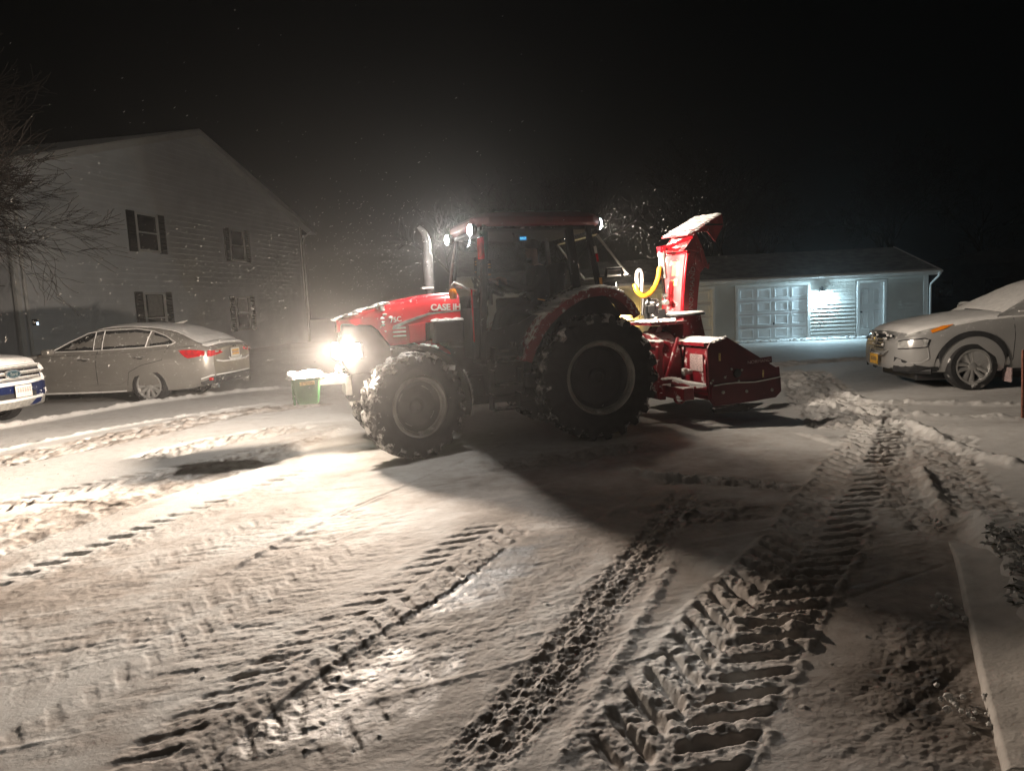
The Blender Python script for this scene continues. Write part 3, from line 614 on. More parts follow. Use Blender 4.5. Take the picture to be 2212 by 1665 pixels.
# cab
PY = .73
def post(b, p0, p1, w, d):
    p0 = Vector(p0); p1 = Vector(p1); a = (p1 - p0).normalized(); x = Vector((1, 0, 0)); x = (x - a * x.dot(a)).normalized(); y = a.cross(x)
    q = [p0 + x * (sx * w / 2) + y * (sy * d / 2) for sx, sy in ((-1, -1), (1, -1), (1, 1), (-1, 1))]; q2 = [v + (p1 - p0) for v in q]
    b.loft([q, q2])
for s in (1, -1):
    B('front_pillar', M['black'], lambda b: post(b, (1.47, s * PY, 1.08), (1.34, s * .66, 2.70), .075, .07), bevel=.015)
    B('door_pillar', M['black'], lambda b: post(b, (.20, s * PY, 1.75), (.28, s * .67, 2.70), .11, .07), bevel=.015)
    B('rear_pillar', M['black'], lambda b: post(b, (-.10, s * PY, 1.85), (.02, s * .66, 2.70), .065, .07), bevel=.015)
    B('door_frame', M['black'], lambda b: (b.tube([(1.38, s * (PY + .004), 1.12), (1.18, s * (PY + .004), 1.06), (.98, s * (PY + .004), 1.10), (.80, s * (PY + .004), 1.45), (.52, s * (PY + .004), 1.78), (.27, s * (PY + .004), 1.90)], .03, 8), b.tube([(1.38, s * .68, 2.63), (.32, s * .68, 2.64)], .028, 8)), sm=True)
    B('door_glass', M['glass'], lambda b: b.add([(1.42, s * .735, 1.12), (1.0, s * .735, 1.12), (.82, s * .735, 1.46), (.54, s * .735, 1.79), (.24, s * .735, 1.88), (.29, s * .67, 2.64), (1.35, s * .665, 2.64)], [tuple(range(7))]))
    B('quarter_glass', M['glass'], lambda b: b.add([(.13, s * .735, 1.92), (-.06, s * .735, 1.95), (.03, s * .67, 2.62), (.22, s * .67, 2.62)], [(0, 1, 2, 3)]))
    B('fender', M['red_snowy'], lambda b: b.strip([(1.06, 1.07), (.98, 1.25), (.89, 1.41), (.78, 1.55), (.64, 1.67), (.50, 1.77), (.34, 1.85), (.18, 1.89), (.01, 1.905), (-.15, 1.875), (-.29, 1.81), (-.42, 1.69), (-.51, 1.54)][::-1], s * .50, s * 1.03, .035), bevel=.008)
    B('fender_lip', M['red_snowy'], lambda b: b.strip([(1.045, 1.075), (.965, 1.25), (.875, 1.40), (.765, 1.54), (.625, 1.66), (.49, 1.755), (.335, 1.835), (.18, 1.875), (.01, 1.89), (-.145, 1.86), (-.28, 1.795), (-.405, 1.68), (-.495, 1.54)][::-1], s * 1.015, s * 1.035, .10), bevel=.006)
    B('fender_skirt', M['plastic'], lambda b: b.prism([(1.02, 1.05), (.86, 1.40), (.62, 1.65), (.32, 1.82), (0, 1.87), (-.28, 1.78), (-.48, 1.53), (-.3, 1.3), (0, 1.55), (.4, 1.5), (.75, 1.1)], s * .50, s * .54))
def f(b):
    rnd = random.Random(9); prof = [(.74, 1.62), (.64, 1.68), (.50, 1.78), (.34, 1.86), (.18, 1.90), (.01, 1.915), (-.15, 1.885), (-.29, 1.82)]
    for i in range(len(prof) - 1):
        for k in range(5):
            t = k / 5
            for j in range(2): b.blob((prof[i][0] + (prof[i + 1][0] - prof[i][0]) * t, .66 + .24 * j + rnd.uniform(-.05, .08), prof[i][1] + (prof[i + 1][1] - prof[i][1]) * t - .008), (.06, .15, rnd.uniform(.012, .026)), i * 31 + k * 3 + j, 8, .25)
B('fender_snow', M['snow'], f, sm=True)
B('cab_floor', M['plastic'], lambda b: (b.box((.72, 0, 1.06), (1.5, 1.40, .10)), b.box((1.50, 0, 1.40), (.12, 1.30, .62)), b.box((.1, 0, 1.45), (.5, .95, .75))), bevel=.03)
B('lower_door', M['black'], lambda b: b.prism([(1.42, 1.10), (1.0, 1.10), (.84, 1.42), (.56, 1.75), (.3, 1.84), (1.0, 1.50), (1.42, 1.42)], .705, .725), bevel=.006)
B('door_sill', M['steel'], lambda b: (b.box((1.20, .762, 1.105), (.36, .012, .018)), b.box((1.20, .762, 1.185), (.115, .012, .028))))
B('door_handle', M['amber_strip'], lambda b: b.box((.70, .765, 1.775), (.09, .012, .014), Matrix.Rotation(R(-12), 3, 'Y')))
B('windshield', M['glass'], lambda b: b.add([(1.49, -.70, 1.70), (1.49, .70, 1.70), (1.36, .64, 2.65), (1.36, -.64, 2.65)], [(0, 1, 2, 3)]))
B('windshield_base', M['chrome'], lambda b: b.tube([(1.50, -.70, 1.90), (1.54, -.3, 1.97), (1.55, 0, 1.98), (1.54, .3, 1.97), (1.50, .70, 1.92)], .014, 8), sm=True)
B('wiper', M['steel'], lambda b: b.tube([(1.52, -.55, 1.95), (1.47, -.60, 2.25), (1.41, -.58, 2.55)], [.02, .018, .012], 6), sm=True)
def f(b):
    rings = []
    for z, g in ((2.665, .03), (2.70, 0), (2.765, 0), (2.82, .05), (2.85, .16), (2.855, .35)):
        x0, x1, y = -.17 + g, 1.46 - g * 1.2, .76 - g; c = .14; rings.append([(x0 + c, -y, z), (x1 - c, -y, z), (x1, -y + c, z), (x1, y - c, z), (x1 - c, y, z), (x0 + c, y, z), (x0, y - c, z), (x0, -y + c, z)])
    b.loft(rings)
roof = B('cab_roof', M['roof_red_shaded'], f, sm=True, bevel=.012)
B('roof_liner', M['plastic'], lambda b: b.box((.66, 0, 2.645), (1.5, 1.36, .05)), bevel=.015)
B('roof_snow', M['snow'], lambda b: [b.blob((.1 + .12 * i, .14 * j - .4, 2.855), (.11, .11, .018), i * 9 + j, 8, .2, .2) for i in range(9) for j in range(7)], sm=True)
# lamps on the cab
def work(pos, ax, lens_m, nm='work_light'):
    x, y, z = pos
    o = B(nm, M['plastic'], lambda b: (b.lathe([(.03, x - ax * .075), (.065, x - ax * .05), (.072, x), (.066, x + ax * .004)], 18, 'x', (0, y, z)), b.tube([(x - ax * .06, y, z), (x - ax * .06, y, z + .06)], .015, 6)), sm=True)
    B('work_light_lens', lens_m, lambda b: b.lathe([(.070, x + ax * .002), (.066, x + ax * .022), (.04, x + ax * .036), (0, x + ax * .04)], 18, 'x', (0, y, z)), parent=o, sm=True)
    return o
work((1.50, .60, 2.635), 1, M['lamp_work']); work((1.50, -.60, 2.635), 1, M['lamp_work'])
work((-.21, .52, 2.70), -1, M['lamp_work'], 'rear_work_light'); work((-.21, -.52, 2.70), -1, M['lamp_work'], 'rear_work_light')
fl = B('fender_light', M['plastic'], lambda b: (b.box((-.30, .62, 1.92), (.10, .16, .09)), b.tube([(-.28, .62, 1.8), (-.28, .62, 1.92)], .02, 8)), bevel=.01)
B('fender_light_lens', M['lamp_white'], lambda b: b.box((-.353, .62, 1.92), (.008, .13, .06)), parent=fl)
ts = B('turn_signal', M['orange'], lambda b: b.lathe([(0, -.045), (.04, -.04), (.05, 0), (.05, .05), (.035, .08), (0, .085)], 16, 'z', (1.75, .56, 1.87)), sm=True)
B('signal_arm', M['steel'], lambda b: b.tube([(1.55, .60, 1.93), (1.66, .58, 1.99), (1.73, .565, 2.02), (1.755, .56, 1.99), (1.75, .56, 1.95)], .016, 8), sm=True)
B('mirror', M['red_lens'], lambda b: b.box((1.46, .86, 2.40), (.05, .12, .26), Matrix.Rotation(R(12), 3, 'Z')), bevel=.02, seg=3)
B('mirror_arm', M['black'], lambda b: b.tube([(1.40, .70, 2.56), (1.45, .82, 2.56), (1.46, .86, 2.50)], .014, 8), sm=True)
B('pillar_stripe', M['red_lens'], lambda b: b.box((1.555, .70, 1.62), (.02, .02, .62)), bevel=.004)
B('rear_reflector', M['red_lens'], lambda b: b.box((-.072, .748, 2.26), (.028, .012, .10), Matrix.Rotation(R(9), 3, 'Y')))
B('pillar_tape', M['label_w'], lambda b: b.box((-.052, .748, 2.36), (.030, .012, .09), Matrix.Rotation(R(9), 3, 'Y')))
B('lower_tape', M['amber_strip'], lambda b: b.box((-.108, .752, 1.96), (.040, .012, .11), Matrix.Rotation(R(4), 3, 'Y')))
rw = B('rear_window', M['glass'], lambda b: b.prism([(-.14, 2.55), (-.55, 2.05), (-.56, 2.07), (-.15, 2.57)], -.60, .60))
B('window_frame', M['rim_grey'], lambda b: b.tube([(-.14, .60, 2.56), (-.56, .60, 2.06), (-.56, -.60, 2.06), (-.14, -.60, 2.56)], .018, 6), parent=rw, sm=True)
B('grab_rail', M['black'], lambda b: b.tube([(-.12, .70, 2.02), (-.20, .70, 2.02), (-.22, .70, 2.12), (-.42, .70, 2.12), (-.44, .70, 2.02)], .022, 8), sm=True)
# inside the cab
def f(b):
    c = Vector((1.10, .02, 1.98)); rot = Matrix.Rotation(R(-38), 3, 'Y'); pts = [c + rot @ Vector((.20 * math.cos(2 * math.pi * i / 24), .20 * math.sin(2 * math.pi * i / 24), 0)) for i in range(25)]
    b.tube(pts, .017, 8, cap=False); b.tube([c, (1.28, .02, 1.55)], .03, 8)
    for a in (0, 2.1, 4.2): b.tube([c, c + rot @ Vector((.2 * math.cos(a), .2 * math.sin(a), 0))], .014, 6)
B('steering_wheel', M['plastic'], f, sm=True)
B('dashboard', M['plastic'], lambda b: b.prism([(1.46, 1.45), (1.24, 1.55), (1.22, 1.72), (1.34, 1.86), (1.46, 1.84)], -.28, .28), bevel=.02)
B('seat', M['plastic'], lambda b: (b.box((.45, 0, 1.52), (.50, .50, .13)), b.box((.20, 0, 1.90), (.13, .48, .72), Matrix.Rotation(R(-8), 3, 'Y')), b.box((.42, 0, 1.36), (.32, .34, .24))), bevel=.04, seg=3)
ds = B('display', M['plastic'], lambda b: b.box((.86, .42, 2.545), (.03, .18, .09)), bevel=.008)
B('display_screen', M['screen'], lambda b: b.box((.80, .453, 2.545), (.115, .006, .040)), parent=ds)
B('display_digits', M['screen_text'], lambda b: (b.box((.815, .458, 2.550), (.075, .004, .008)), b.box((.755, .458, 2.553), (.022, .004, .008)), b.box((.80, .458, 2.537), (.09, .004, .005))), parent=ds)
B('display_arm', M['plastic'], lambda b: (b.tube([(.86, .40, 2.56), (.90, .38, 2.64)], .012, 6), b.box((.80, .430, 2.545), (.13, .04, .058))))
B('control_console', M['plastic'], lambda b: b.box((.62, -.42, 1.72), (.5, .16, .22)), bevel=.03)
cb = B('switch_column', M['plastic'], lambda b: b.box((.92, -.55, 2.05), (.05, .06, .62)), bevel=.01)
for k, zz in enumerate((2.30, 2.26, 2.16, 2.08, 1.98)):
    B('switch_light', M['amber_strip'], lambda b: b.box((.925, -.515, zz), (.035, .008, .012)), parent=cb)
# front fenders (turn with the wheels)
for s in (1, -1):
    Mx = Matrix.Translation((2.33, s * .74, .615)) @ Matrix.Rotation(STEER, 4, 'Z')
    prof = [(.70 * math.cos(R(a)), .70 * math.sin(R(a))) for a in range(100, 200, 8)]
    ff = B('front_fender', M['plastic'], lambda b: b.strip(prof[::-1], -.17, .17, .022), bevel=.006); ff.matrix_local = Mx
    fs = B('fender_snow_cap', M['snow_lump'], lambda b: [b.blob((.715 * math.cos(R(a)), .10 + .05 * math.sin(a), .715 * math.sin(R(a))), (.035, .05, .016), a, 7, .3) for a in (100, 104, 108, 113)], parent=tr, sm=True); fs.matrix_local = Mx
    fs = B('fender_edge_snow', M['snow_lump'], lambda b: [b.blob((.712 * math.cos(R(a)), .155, .712 * math.sin(R(a))), (.022, .012, .022), a, 6, .3) for a in range(150, 186, 3)], parent=tr, sm=True); fs.matrix_local = Mx
# snow caked between the front lugs
def f(b):
    rnd = random.Random(12)
    for i in range(64):
        a = rnd.uniform(R(20), R(210)); y = rnd.uniform(-.17, .16); rr = .60
        b.blob((rr * math.cos(a), y, rr * math.sin(a)), (rnd.uniform(.02, .05), rnd.uniform(.02, .05), rnd.uniform(.02, .04)), i, 7, .35)
tsn = B('tread_snow', M['snow_lump'], f, sm=True); tsn.matrix_local = Matrix.Translation(FWC) @ Matrix.Rotation(STEER, 4, 'Z')
# linkage at the back
for s in (1, -1):
    B('lift_arm', M['black'], lambda b: (b.tube([(-.25, s * .34, .62), (-1.02, s * .40, .62)], .04, 8), b.tube([(-.30, s * .36, 1.22), (-.62, s * .38, 1.15)], .045, 8)), sm=True)
    B('lift_rod', M['steel'], lambda b: b.tube([(-.62, s * .38, 1.15), (-.72, s * .39, .64)], .025, 8), sm=True)
B('top_link', M['steel'], lambda b: (b.tube([(-.38, 0, 1.12), (-1.10, 0, 1.18)], .03, 8), b.tube([(-.60, 0, 1.14), (-.90, 0, 1.16)], .045, 10)), sm=True)
B('hydraulic_outlet', M['steel'], lambda b: [b.box((-.47, .08 * k - .16, 1.30 + .05 * (k % 2)), (.12, .05, .05)) for k in range(5)], bevel=.008)

# tractor lights
WARM = (1.0, .82, .66)
shaped_lamp('headlight_glow', (2.99, .350, 1.275), 3100, WARM, tr, (1, 0, 0), .54, 1.25, 2.0, 2.3, cut=-.36, floor=.06)
shaped_lamp('headlight_glow', (3.20, -.20, 1.275), 1900, WARM, tr, (1, -.1, 0), .40, 1.6, 2.0, 2.3, floor=.10)
shaped_lamp('cab_light_glow', (1.60, .60, 2.63), 560, (1.0, .94, .87), tr, (1, 0, 0), .60, .7, 1.5, 1.7, floor=.0, tilt=.35, cut=-.02)
shaped_lamp('cab_light_glow', (1.60, -.60, 2.63), 480, (1.0, .94, .87), tr, (1, 0, 0), .60, .7, 1.5, 1.7, floor=.0, tilt=.35, cut=-.02)
shaped_lamp('rear_light_glow', (-.28, .52, 2.70), 520, (1.0, .86, .72), tr, (-1, .15, -.25), .15, 1.0, 1.5, .8)
shaped_lamp('rear_light_glow', (-.28, -.52, 2.70), 420, (1.0, .86, .72), tr, (-1, -.1, -.25), .15, 1.0, 1.5, .8)
shaped_lamp('fender_light_glow', (-.40, .62, 1.92), 650, (1.0, .84, .68), tr, (-1, .25, -.1), .10, 1.0, 1.5, 1.6, size=.03)

# ------------------------------------------------------------------ driver in the cab
def build_driver():
    d = thing('person', 'driver in a dark jacket and cap at the steering wheel inside the tractor cab', 'person', TR_LOC, TR_RZ)
    V = []; E = []; Rr = []
    def v(p, r, par=None):
        V.append(p); Rr.append(r if hasattr(r, '__len__') else (r, r))
        if par is not None: E.append((par, len(V) - 1))
        return len(V) - 1
    pel = v((.42, 0, 1.68), (.15, .17)); ab = v((.40, 0, 1.85), (.14, .16), pel); ch = v((.42, 0, 2.04), (.15, .18), ab); sh = v((.44, 0, 2.17), (.10, .12), ch)
    nk = v((.47, .01, 2.25), .058, sh); hd0 = v((.495, .015, 2.34), (.082, .075), nk); hd1 = v((.50, .02, 2.43), (.092, .082), hd0); hd2 = v((.495, .02, 2.51), (.075, .07), hd1)
    ns = v((.60, .03, 2.385), .014, hd1); 
    hands = []
    for s in (1, -1):
        hp = v((.48, s * .11, 1.66), .095, pel); kn = v((.92, s * .16, 1.66), .07, hp); an = v((1.06, s * .15, 1.28), .045, kn); v((1.20, s * .15, 1.20), .04, an)
        so_ = v((.45, s * .20, 2.14), .075, sh); el = v((.62, s * .27, 1.90), .052, so_); wr = v((.92, s * .17, 2.02), .034, el); pa = v((.985, s * .165, 2.06), (.026, .036), wr)
        base = Vector((.985, s * .165, 2.06))
        for k, (dy, ln) in enumerate(((-.033, .05), (-.011, .058), (.011, .055), (.033, .045))):
            q = v(base + Vector((.035, dy, .028)), .0095, pa); q2 = v(base + Vector((.035 + ln * .7, dy, .018)), .0088, q); v(base + Vector((.030 + ln * .6, dy, -.012)), .008, q2)
        q = v(base + Vector((.005, -s * .042, .0)), .011, pa); v(base + Vector((.045, -s * .045, -.005)), .009, q)
    me = bpy.data.meshes.new('body'); me.from_pydata([tuple(p) for p in V], E, []); o = bpy.data.objects.new('body', me); COL.objects.link(o)
    md = o.modifiers.new('skin', 'SKIN'); md.use_smooth_shade = True
    for i, r in enumerate(Rr): me.skin_vertices[0].data[i].radius = r; me.skin_vertices[0].data[i].use_root = (i == 0)
    sb = o.modifiers.new('sub', 'SUBSURF'); sb.levels = 1; sb.render_levels = 1
    bpy.context.view_layer.update()
    m2 = bpy.data.meshes.new_from_object(o.evaluated_get(bpy.context.evaluated_depsgraph_get())); bpy.data.objects.remove(o); m2.name = 'body'
    m2.materials.clear(); m2.materials.append(M['jacket']); m2.materials.append(M['skin'])
    for p in m2.polygons:
        c = p.center
        if c.z > 2.24 or (c.x > .93 and c.z > 1.98): p.material_index = 1
        p.use_smooth = True
    o = bpy.data.objects.new('body', m2); COL.objects.link(o); o.parent = d
    B('cap', M['jacket'], lambda b: (b.lathe([(.095, 2.455), (.098, 2.50), (.085, 2.545), (.05, 2.57), (0, 2.58)], 20, 'z', (.495, .02, 0)), b.prism([(.57, .09), (.66, .07), (.68, .02), (.66, -.03), (.57, -.05)], 2.455, 2.468, 'xy')), parent=d, sm=True)
    B('eye', M['ink'], lambda b: [b.blob((.582, .02 + s * .033, 2.425), (.008, .012, .008), 3, 6, 0) for s in (1, -1)], parent=d, sm=True)
    B('beard', M['jacket'], lambda b: b.blob((.535, .02, 2.30), (.055, .06, .05), 5, 9, .1), parent=d, sm=True)
    return d
build_driver()

# ------------------------------------------------------------------ green ballast box on the front
bx = thing('ballast_box', 'small green ballast box capped with snow on the front of the tractor', 'ballast box', TR_LOC, TR_RZ)
B('box_body', M['green'], lambda b: b.loft([[(3.38, -.34, .68), (3.62, -.34, .68), (3.62, .34, .68), (3.38, .34, .68)], [(3.34, -.36, 1.0), (3.68, -.36, 1.0), (3.68, .36, 1.0), (3.34, .36, 1.0)]]), parent=bx, bevel=.03, seg=3)
B('yellow_label', M['label_y'], lambda b: b.box((3.50, .355, .935), (.17, .012, .045), Matrix.Rotation(R(3), 3, 'Y')), parent=bx)
B('box_rib', M['green'], lambda b: (b.box((3.655, .30, .83), (.03, .05, .30)), b.box((3.655, -.30, .83), (.03, .05, .30))), parent=bx, bevel=.008)
B('box_snow', M['snow'], lambda b: [b.blob((3.36 + .075 * i, .33 - .11 * j, 1.0), (.07, .09, .035 + .012 * math.sin(i * 1.7 + j)), i * 9 + j, 8, .15, .4) for i in range(5) for j in range(7)], parent=bx, sm=True)

# ------------------------------------------------------------------ snow blower behind the tractor
bl = thing('snow_blower', 'dark red snow blower with a tall chute mounted behind the tractor', 'snow blower', (.90, 9.68, 0.0), TR_RZ)
def BB(name, m, fn, parent=bl, **k): return B(name, m, fn, parent, **k)
PAN = [(-1.40, .40), (-1.385, 1.06), (-1.43, 1.13), (-1.68, 1.185), (-2.445, .735), (-2.50, .74), (-2.525, .40), (-2.44, .33), (-1.95, .30), (-1.48, .29)]
for s in (1, -1):
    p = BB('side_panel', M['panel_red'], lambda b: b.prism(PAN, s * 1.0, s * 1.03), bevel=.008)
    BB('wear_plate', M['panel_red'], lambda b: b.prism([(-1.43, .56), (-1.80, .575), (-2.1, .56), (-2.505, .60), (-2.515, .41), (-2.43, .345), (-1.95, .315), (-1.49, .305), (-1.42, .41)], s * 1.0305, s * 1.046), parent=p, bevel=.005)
    BB('seam_snow', M['snow_lump'], lambda b: b.tube([(-1.46, s * 1.046, .565), (-1.62, s * 1.046, .578), (-1.80, s * 1.046, .58), (-2.1, s * 1.046, .566), (-2.3, s * 1.046, .585), (-2.5, s * 1.046, .606)], .0085, 6), parent=p)
    for (bx_, bz) in ((-1.60, .47), (-1.96, .455), (-2.36, .44)):
        BB('bolt', M['steel'], lambda b: b.lathe([(.022, s * 1.046), (.022, s * 1.058), (.012, s * 1.064), (0, s * 1.064)], 8, 'y', (bx_, 0, bz)), parent=p)
    for (bx_, bz) in ((-1.74, .76), (-1.90, .74), (-1.64, .66), (-1.85, .60), (-1.43, .60), (-1.455, .635)):
        BB('bolt', M['steel'], lambda b: b.lathe([(.016, s * 1.03), (.016, s * 1.042), (0, s * 1.045)], 8, 'y', (bx_, 0, bz)), parent=p)
    BB('auger_bearing', M['plastic'], lambda b: b.lathe([(.06, s * 1.03), (.055, s * 1.045), (.03, s * 1.05), (0, s * 1.05)], 14, 'y', (-1.83, 0, .70)), parent=p)
    BB('warning_label', M['label_y'], lambda b: (b.box((-1.565, s * 1.0315, .93), (.030, .003, .10)), b.box((-2.235, s * 1.0315, .665), (.024, .003, .095))), parent=p)
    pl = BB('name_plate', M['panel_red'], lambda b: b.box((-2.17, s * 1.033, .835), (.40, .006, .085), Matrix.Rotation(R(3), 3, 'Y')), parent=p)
    lettering('NORMAND', .062, frame((-2.17, s * 1.0365, .835), (-s, 0, .04 * s), (0, 0, 1)), M['label_dim'], p, sx=1.15, ext=.001)
    BB('skid_shoe', M['black'], lambda b: b.prism([(-1.45, .27), (-1.50, .20), (-1.95, .19), (-2.25, .27), (-1.9, .29)], s * .97, s * 1.05), bevel=.006)
    BB('top_snow', M['snow'], lambda b: [b.tube([(-1.47, s * 1.015, 1.135), (-1.6, s * 1.015, 1.17), (-1.68, s * 1.015, 1.19)], [.012, .02, .012], 6)], parent=p)
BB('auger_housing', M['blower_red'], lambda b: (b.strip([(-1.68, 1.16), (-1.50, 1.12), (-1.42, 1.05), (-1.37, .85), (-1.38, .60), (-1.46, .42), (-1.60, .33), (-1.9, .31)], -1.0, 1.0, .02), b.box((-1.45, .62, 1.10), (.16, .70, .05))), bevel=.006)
BB('housing_snow', M['snow'], lambda b: [b.blob((-1.47 - .07 * (i % 3), .96 - .105 * (i // 3), 1.125 + .02 * (i % 3)), (.07, .10, .03 + .012 * math.sin(i * 2.1)), i, 8, .2, .3) for i in range(57)], sm=True)
BB('patch_plate', M['label_dim'], lambda b: b.box((-1.368, .80, .86), (.012, .30, .22)))
def f(b):
    for k in range(120):
        a = k * .24; y = -.95 + 1.9 * k / 119; q = []
        if k: 
            b.add([(-1.85 + .10 * math.cos(a0), y0, .68 + .10 * math.sin(a0)), (-1.85 + .30 * math.cos(a0), y0, .68 + .30 * math.sin(a0)), (-1.85 + .30 * math.cos(a), y, .68 + .30 * math.sin(a)), (-1.85 + .10 * math.cos(a), y, .68 + .10 * math.sin(a))], [(0, 1, 2, 3)])
        a0, y0 = a, y
    b.tube([(-1.85, -.98, .68), (-1.85, .98, .68)], .06, 12)
BB('auger', M['steel'], f)
BB('fan_drum', M['blower_red'], lambda b: (b.lathe([(.46, -1.36), (.47, -1.34), (.47, -1.08), (.44, -1.05), (.15, -1.04), (.10, -.98), (0, -.98)], 36, 'x', (0, 0, .80))), sm=True)
BB('gearbox', M['black'], lambda b: (b.box((-.98, 0, .80), (.26, .26, .28)), b.tube([(-.85, 0, .80), (-.4, 0, .75)], .05, 10)), bevel=.03)
# hitch frame
BB('hitch_frame', M['blower_red'], lambda b: (b.box((-1.03, .42, .72), (.08, .06, .72)), b.box((-1.03, -.42, .72), (.08, .06, .72)), b.box((-1.05, 0, 1.10), (.09, .90, .08)), b.box((-1.05, 0, .40), (.09, .95, .10)), b.box((-1.12, .70, .48), (.16, .60, .16)), b.prism([(-1.0, 1.06), (-1.20, 1.33), (-1.28, 1.33), (-1.14, 1.06)], -.12, .12)), bevel=.01)
BB('brace_bar', M['blower_red'], lambda b: (b.tube([(-1.06, .52, .62), (-1.18, .50, .90), (-1.30, .46, 1.18)], .026, 8), b.tube([(-1.06, -.52, .62), (-1.30, -.46, 1.18)], .026, 8)), sm=True)
BB('lower_boom', M['blower_red'], lambda b: b.tube([(-1.05, .70, .60), (-1.20, .84, .555), (-1.40, .98, .52)], .045, 10), sm=True)
BB('boom_snow', M['snow'], lambda b: (b.tube([(-1.07, .71, .648), (-1.20, .84, .60), (-1.39, .975, .565)], [.026, .034, .030], 8), [b.blob((-1.0 - .04 * i, .60 + .02 * i, .645 + .01 * math.sin(i)), (.05, .05, .025), i, 8, .25, .3) for i in range(5)]), sm=True)
BB('hitch_ring', M['blower_red'], lambda b: b.tube([(-1.14 + .075 * math.cos(2 * math.pi * i / 20), .74, .41 + .075 * math.sin(2 * math.pi * i / 20)) for i in range(21)], .02, 8, cap=False), sm=True)
BB('frame_snow', M['snow'], lambda b: [b.blob((-1.02 - .05 * (i % 2), -.44 + .075 * i, 1.145), (.05, .055, .022), i, 8, .25, .3) for i in range(12)], sm=True)
BB('latch', M['steel'], lambda b: (b.box((-1.33, .66, .72), (.16, .06, .05), Matrix.Rotation(R(12), 3, 'Y')), b.box((-1.27, .66, .74), (.05, .08, .08))), bevel=.01)
BB('latch_snow', M['snow_lump'], lambda b: [b.blob((-1.26 - .035 * i, .66, .765 - .012 * abs(i - 1)), (.03, .03, .014), i, 7, .3) for i in range(5)], sm=True)
BB('lift_eye', M['red_lens'], lambda b: b.tube([(-2.03 + .05 * math.cos(2 * math.pi * i / 18), -.2, 1.10 + .065 * math.sin(2 * math.pi * i / 18)) for i in range(19)], .024, 8, cap=False), sm=True)
BB('deck_plate', M['blower_red'], lambda b: b.prism([(-.92, -.42), (-.92, .40), (-1.30, .44), (-1.55, .30), (-1.55, -.30), (-1.30, -.44)], 1.36, 1.40, 'xy'), bevel=.006)
BB('deck_snow', M['snow'], lambda b: [b.blob((-.95 - .055 * i, .36 - .11 * j, 1.405), (.06, .09, .03 + .015 * math.sin(i * 1.3 + j)), i * 7 + j, 8, .25, .25) for i in range(7) for j in range(4)], sm=True)
# chute, turned a little so that its front and its near cheek both show
CH = Matrix.Translation((-1.60, .05, 0)) @ Matrix.Rotation(R(20), 4, 'Z') @ Matrix.Translation((1.60, 0, 0))
def CC(name, m, fn, parent=None, **k):
    o = B(name, m, fn, parent or bl, **k)
    if parent is None: o.matrix_local = CH
    return o
CC('chute_base', M['blower_red'], lambda b: b.loft([[(-1.36, .24, 1.05), (-1.36, -.24, 1.05), (-1.88, -.24, 1.05), (-1.88, .24, 1.05)], [(-1.42, .19, 1.50), (-1.42, -.19, 1.50), (-1.80, -.19, 1.50), (-1.80, .19, 1.50)]]), bevel=.01)
CC('chute_flange', M['black'], lambda b: b.lathe([(.10, 1.470), (.335, 1.470), (.335, 1.492), (.10, 1.492)], 40, 'z', (-1.60, 0, 0)), sm=True)
CC('flange_snow', M['snow'], lambda b: b.lathe([(.15, 1.493), (.325, 1.493), (.330, 1.505), (.29, 1.525), (.15, 1.53)], 40, 'z', (-1.60, 0, 0)), sm=True)
ch = CC('chute', M['chute_red'], lambda b: (b.strip([(-1.42, 1.52), (-1.45, 1.80), (-1.49, 2.05), (-1.55, 2.34)], -.155, .155, .018),
    [b.prism([(-1.42, 1.52), (-1.45, 1.80), (-1.49, 2.05), (-1.55, 2.34), (-1.72, 2.40), (-1.86, 2.33), (-1.97, 2.14), (-1.84, 2.05), (-1.79, 1.80), (-1.75, 1.52)], y0, y1) for y0, y1 in ((.155, .172), (-.172, -.155))]), bevel=.004)
CC('edge_flange', M['red'], lambda b: [b.tube([(-1.425, s * .172, 1.53), (-1.455, s * .172, 1.80), (-1.495, s * .172, 2.05), (-1.555, s * .172, 2.33)], .016, 6) for s in (1, -1)], parent=ch, sm=True)
lettering('NORMAND', .135, frame((-1.645, .1745, 1.84), (-.12, 0, 1), (.9, 0, .12)), M['label_dim'], ch, ext=.002, sx=.86)
CC('chute_label', M['label_y'], lambda b: (b.box((-1.487, .02, 2.12), (.006, .12, .20), Matrix.Rotation(R(-11), 3, 'Y')), b.box((-1.445, .02, 1.93), (.006, .12, .085), Matrix.Rotation(R(-9), 3, 'Y'))), parent=ch)
CC('chute_rib', M['red'], lambda b: b.prism([(-1.42, 1.55), (-1.36, 1.62), (-1.40, 1.95), (-1.47, 1.95)], -.02, .02), parent=ch)
CC('collar', M['red'], lambda b: b.box((-1.55, 0, 2.33), (.08, .40, .05), Matrix.Rotation(R(-12), 3, 'Y')), parent=ch, bevel=.008)
CC('cheek_disc', M['chute_red'], lambda b: b.lathe([(.13, .172), (.13, .18), (0, .182)], 24, 'y', (-1.83, 0, 2.21)), parent=ch)
d1 = CC('lower_deflector', M['chute_red'], lambda b: (b.strip([(-1.44, 2.36), (-1.56, 2.44), (-1.72, 2.60)][::-1], -.19, .19, .02), [b.prism([(-1.44, 2.36), (-1.72, 2.60), (-1.86, 2.40), (-1.98, 2.16), (-2.02, 2.20), (-2.0, 2.10), (-1.90, 2.14), (-1.80, 2.34), (-1.60, 2.36)], y0, y1) for y0, y1 in ((.185, .20), (-.20, -.185))]), bevel=.004)
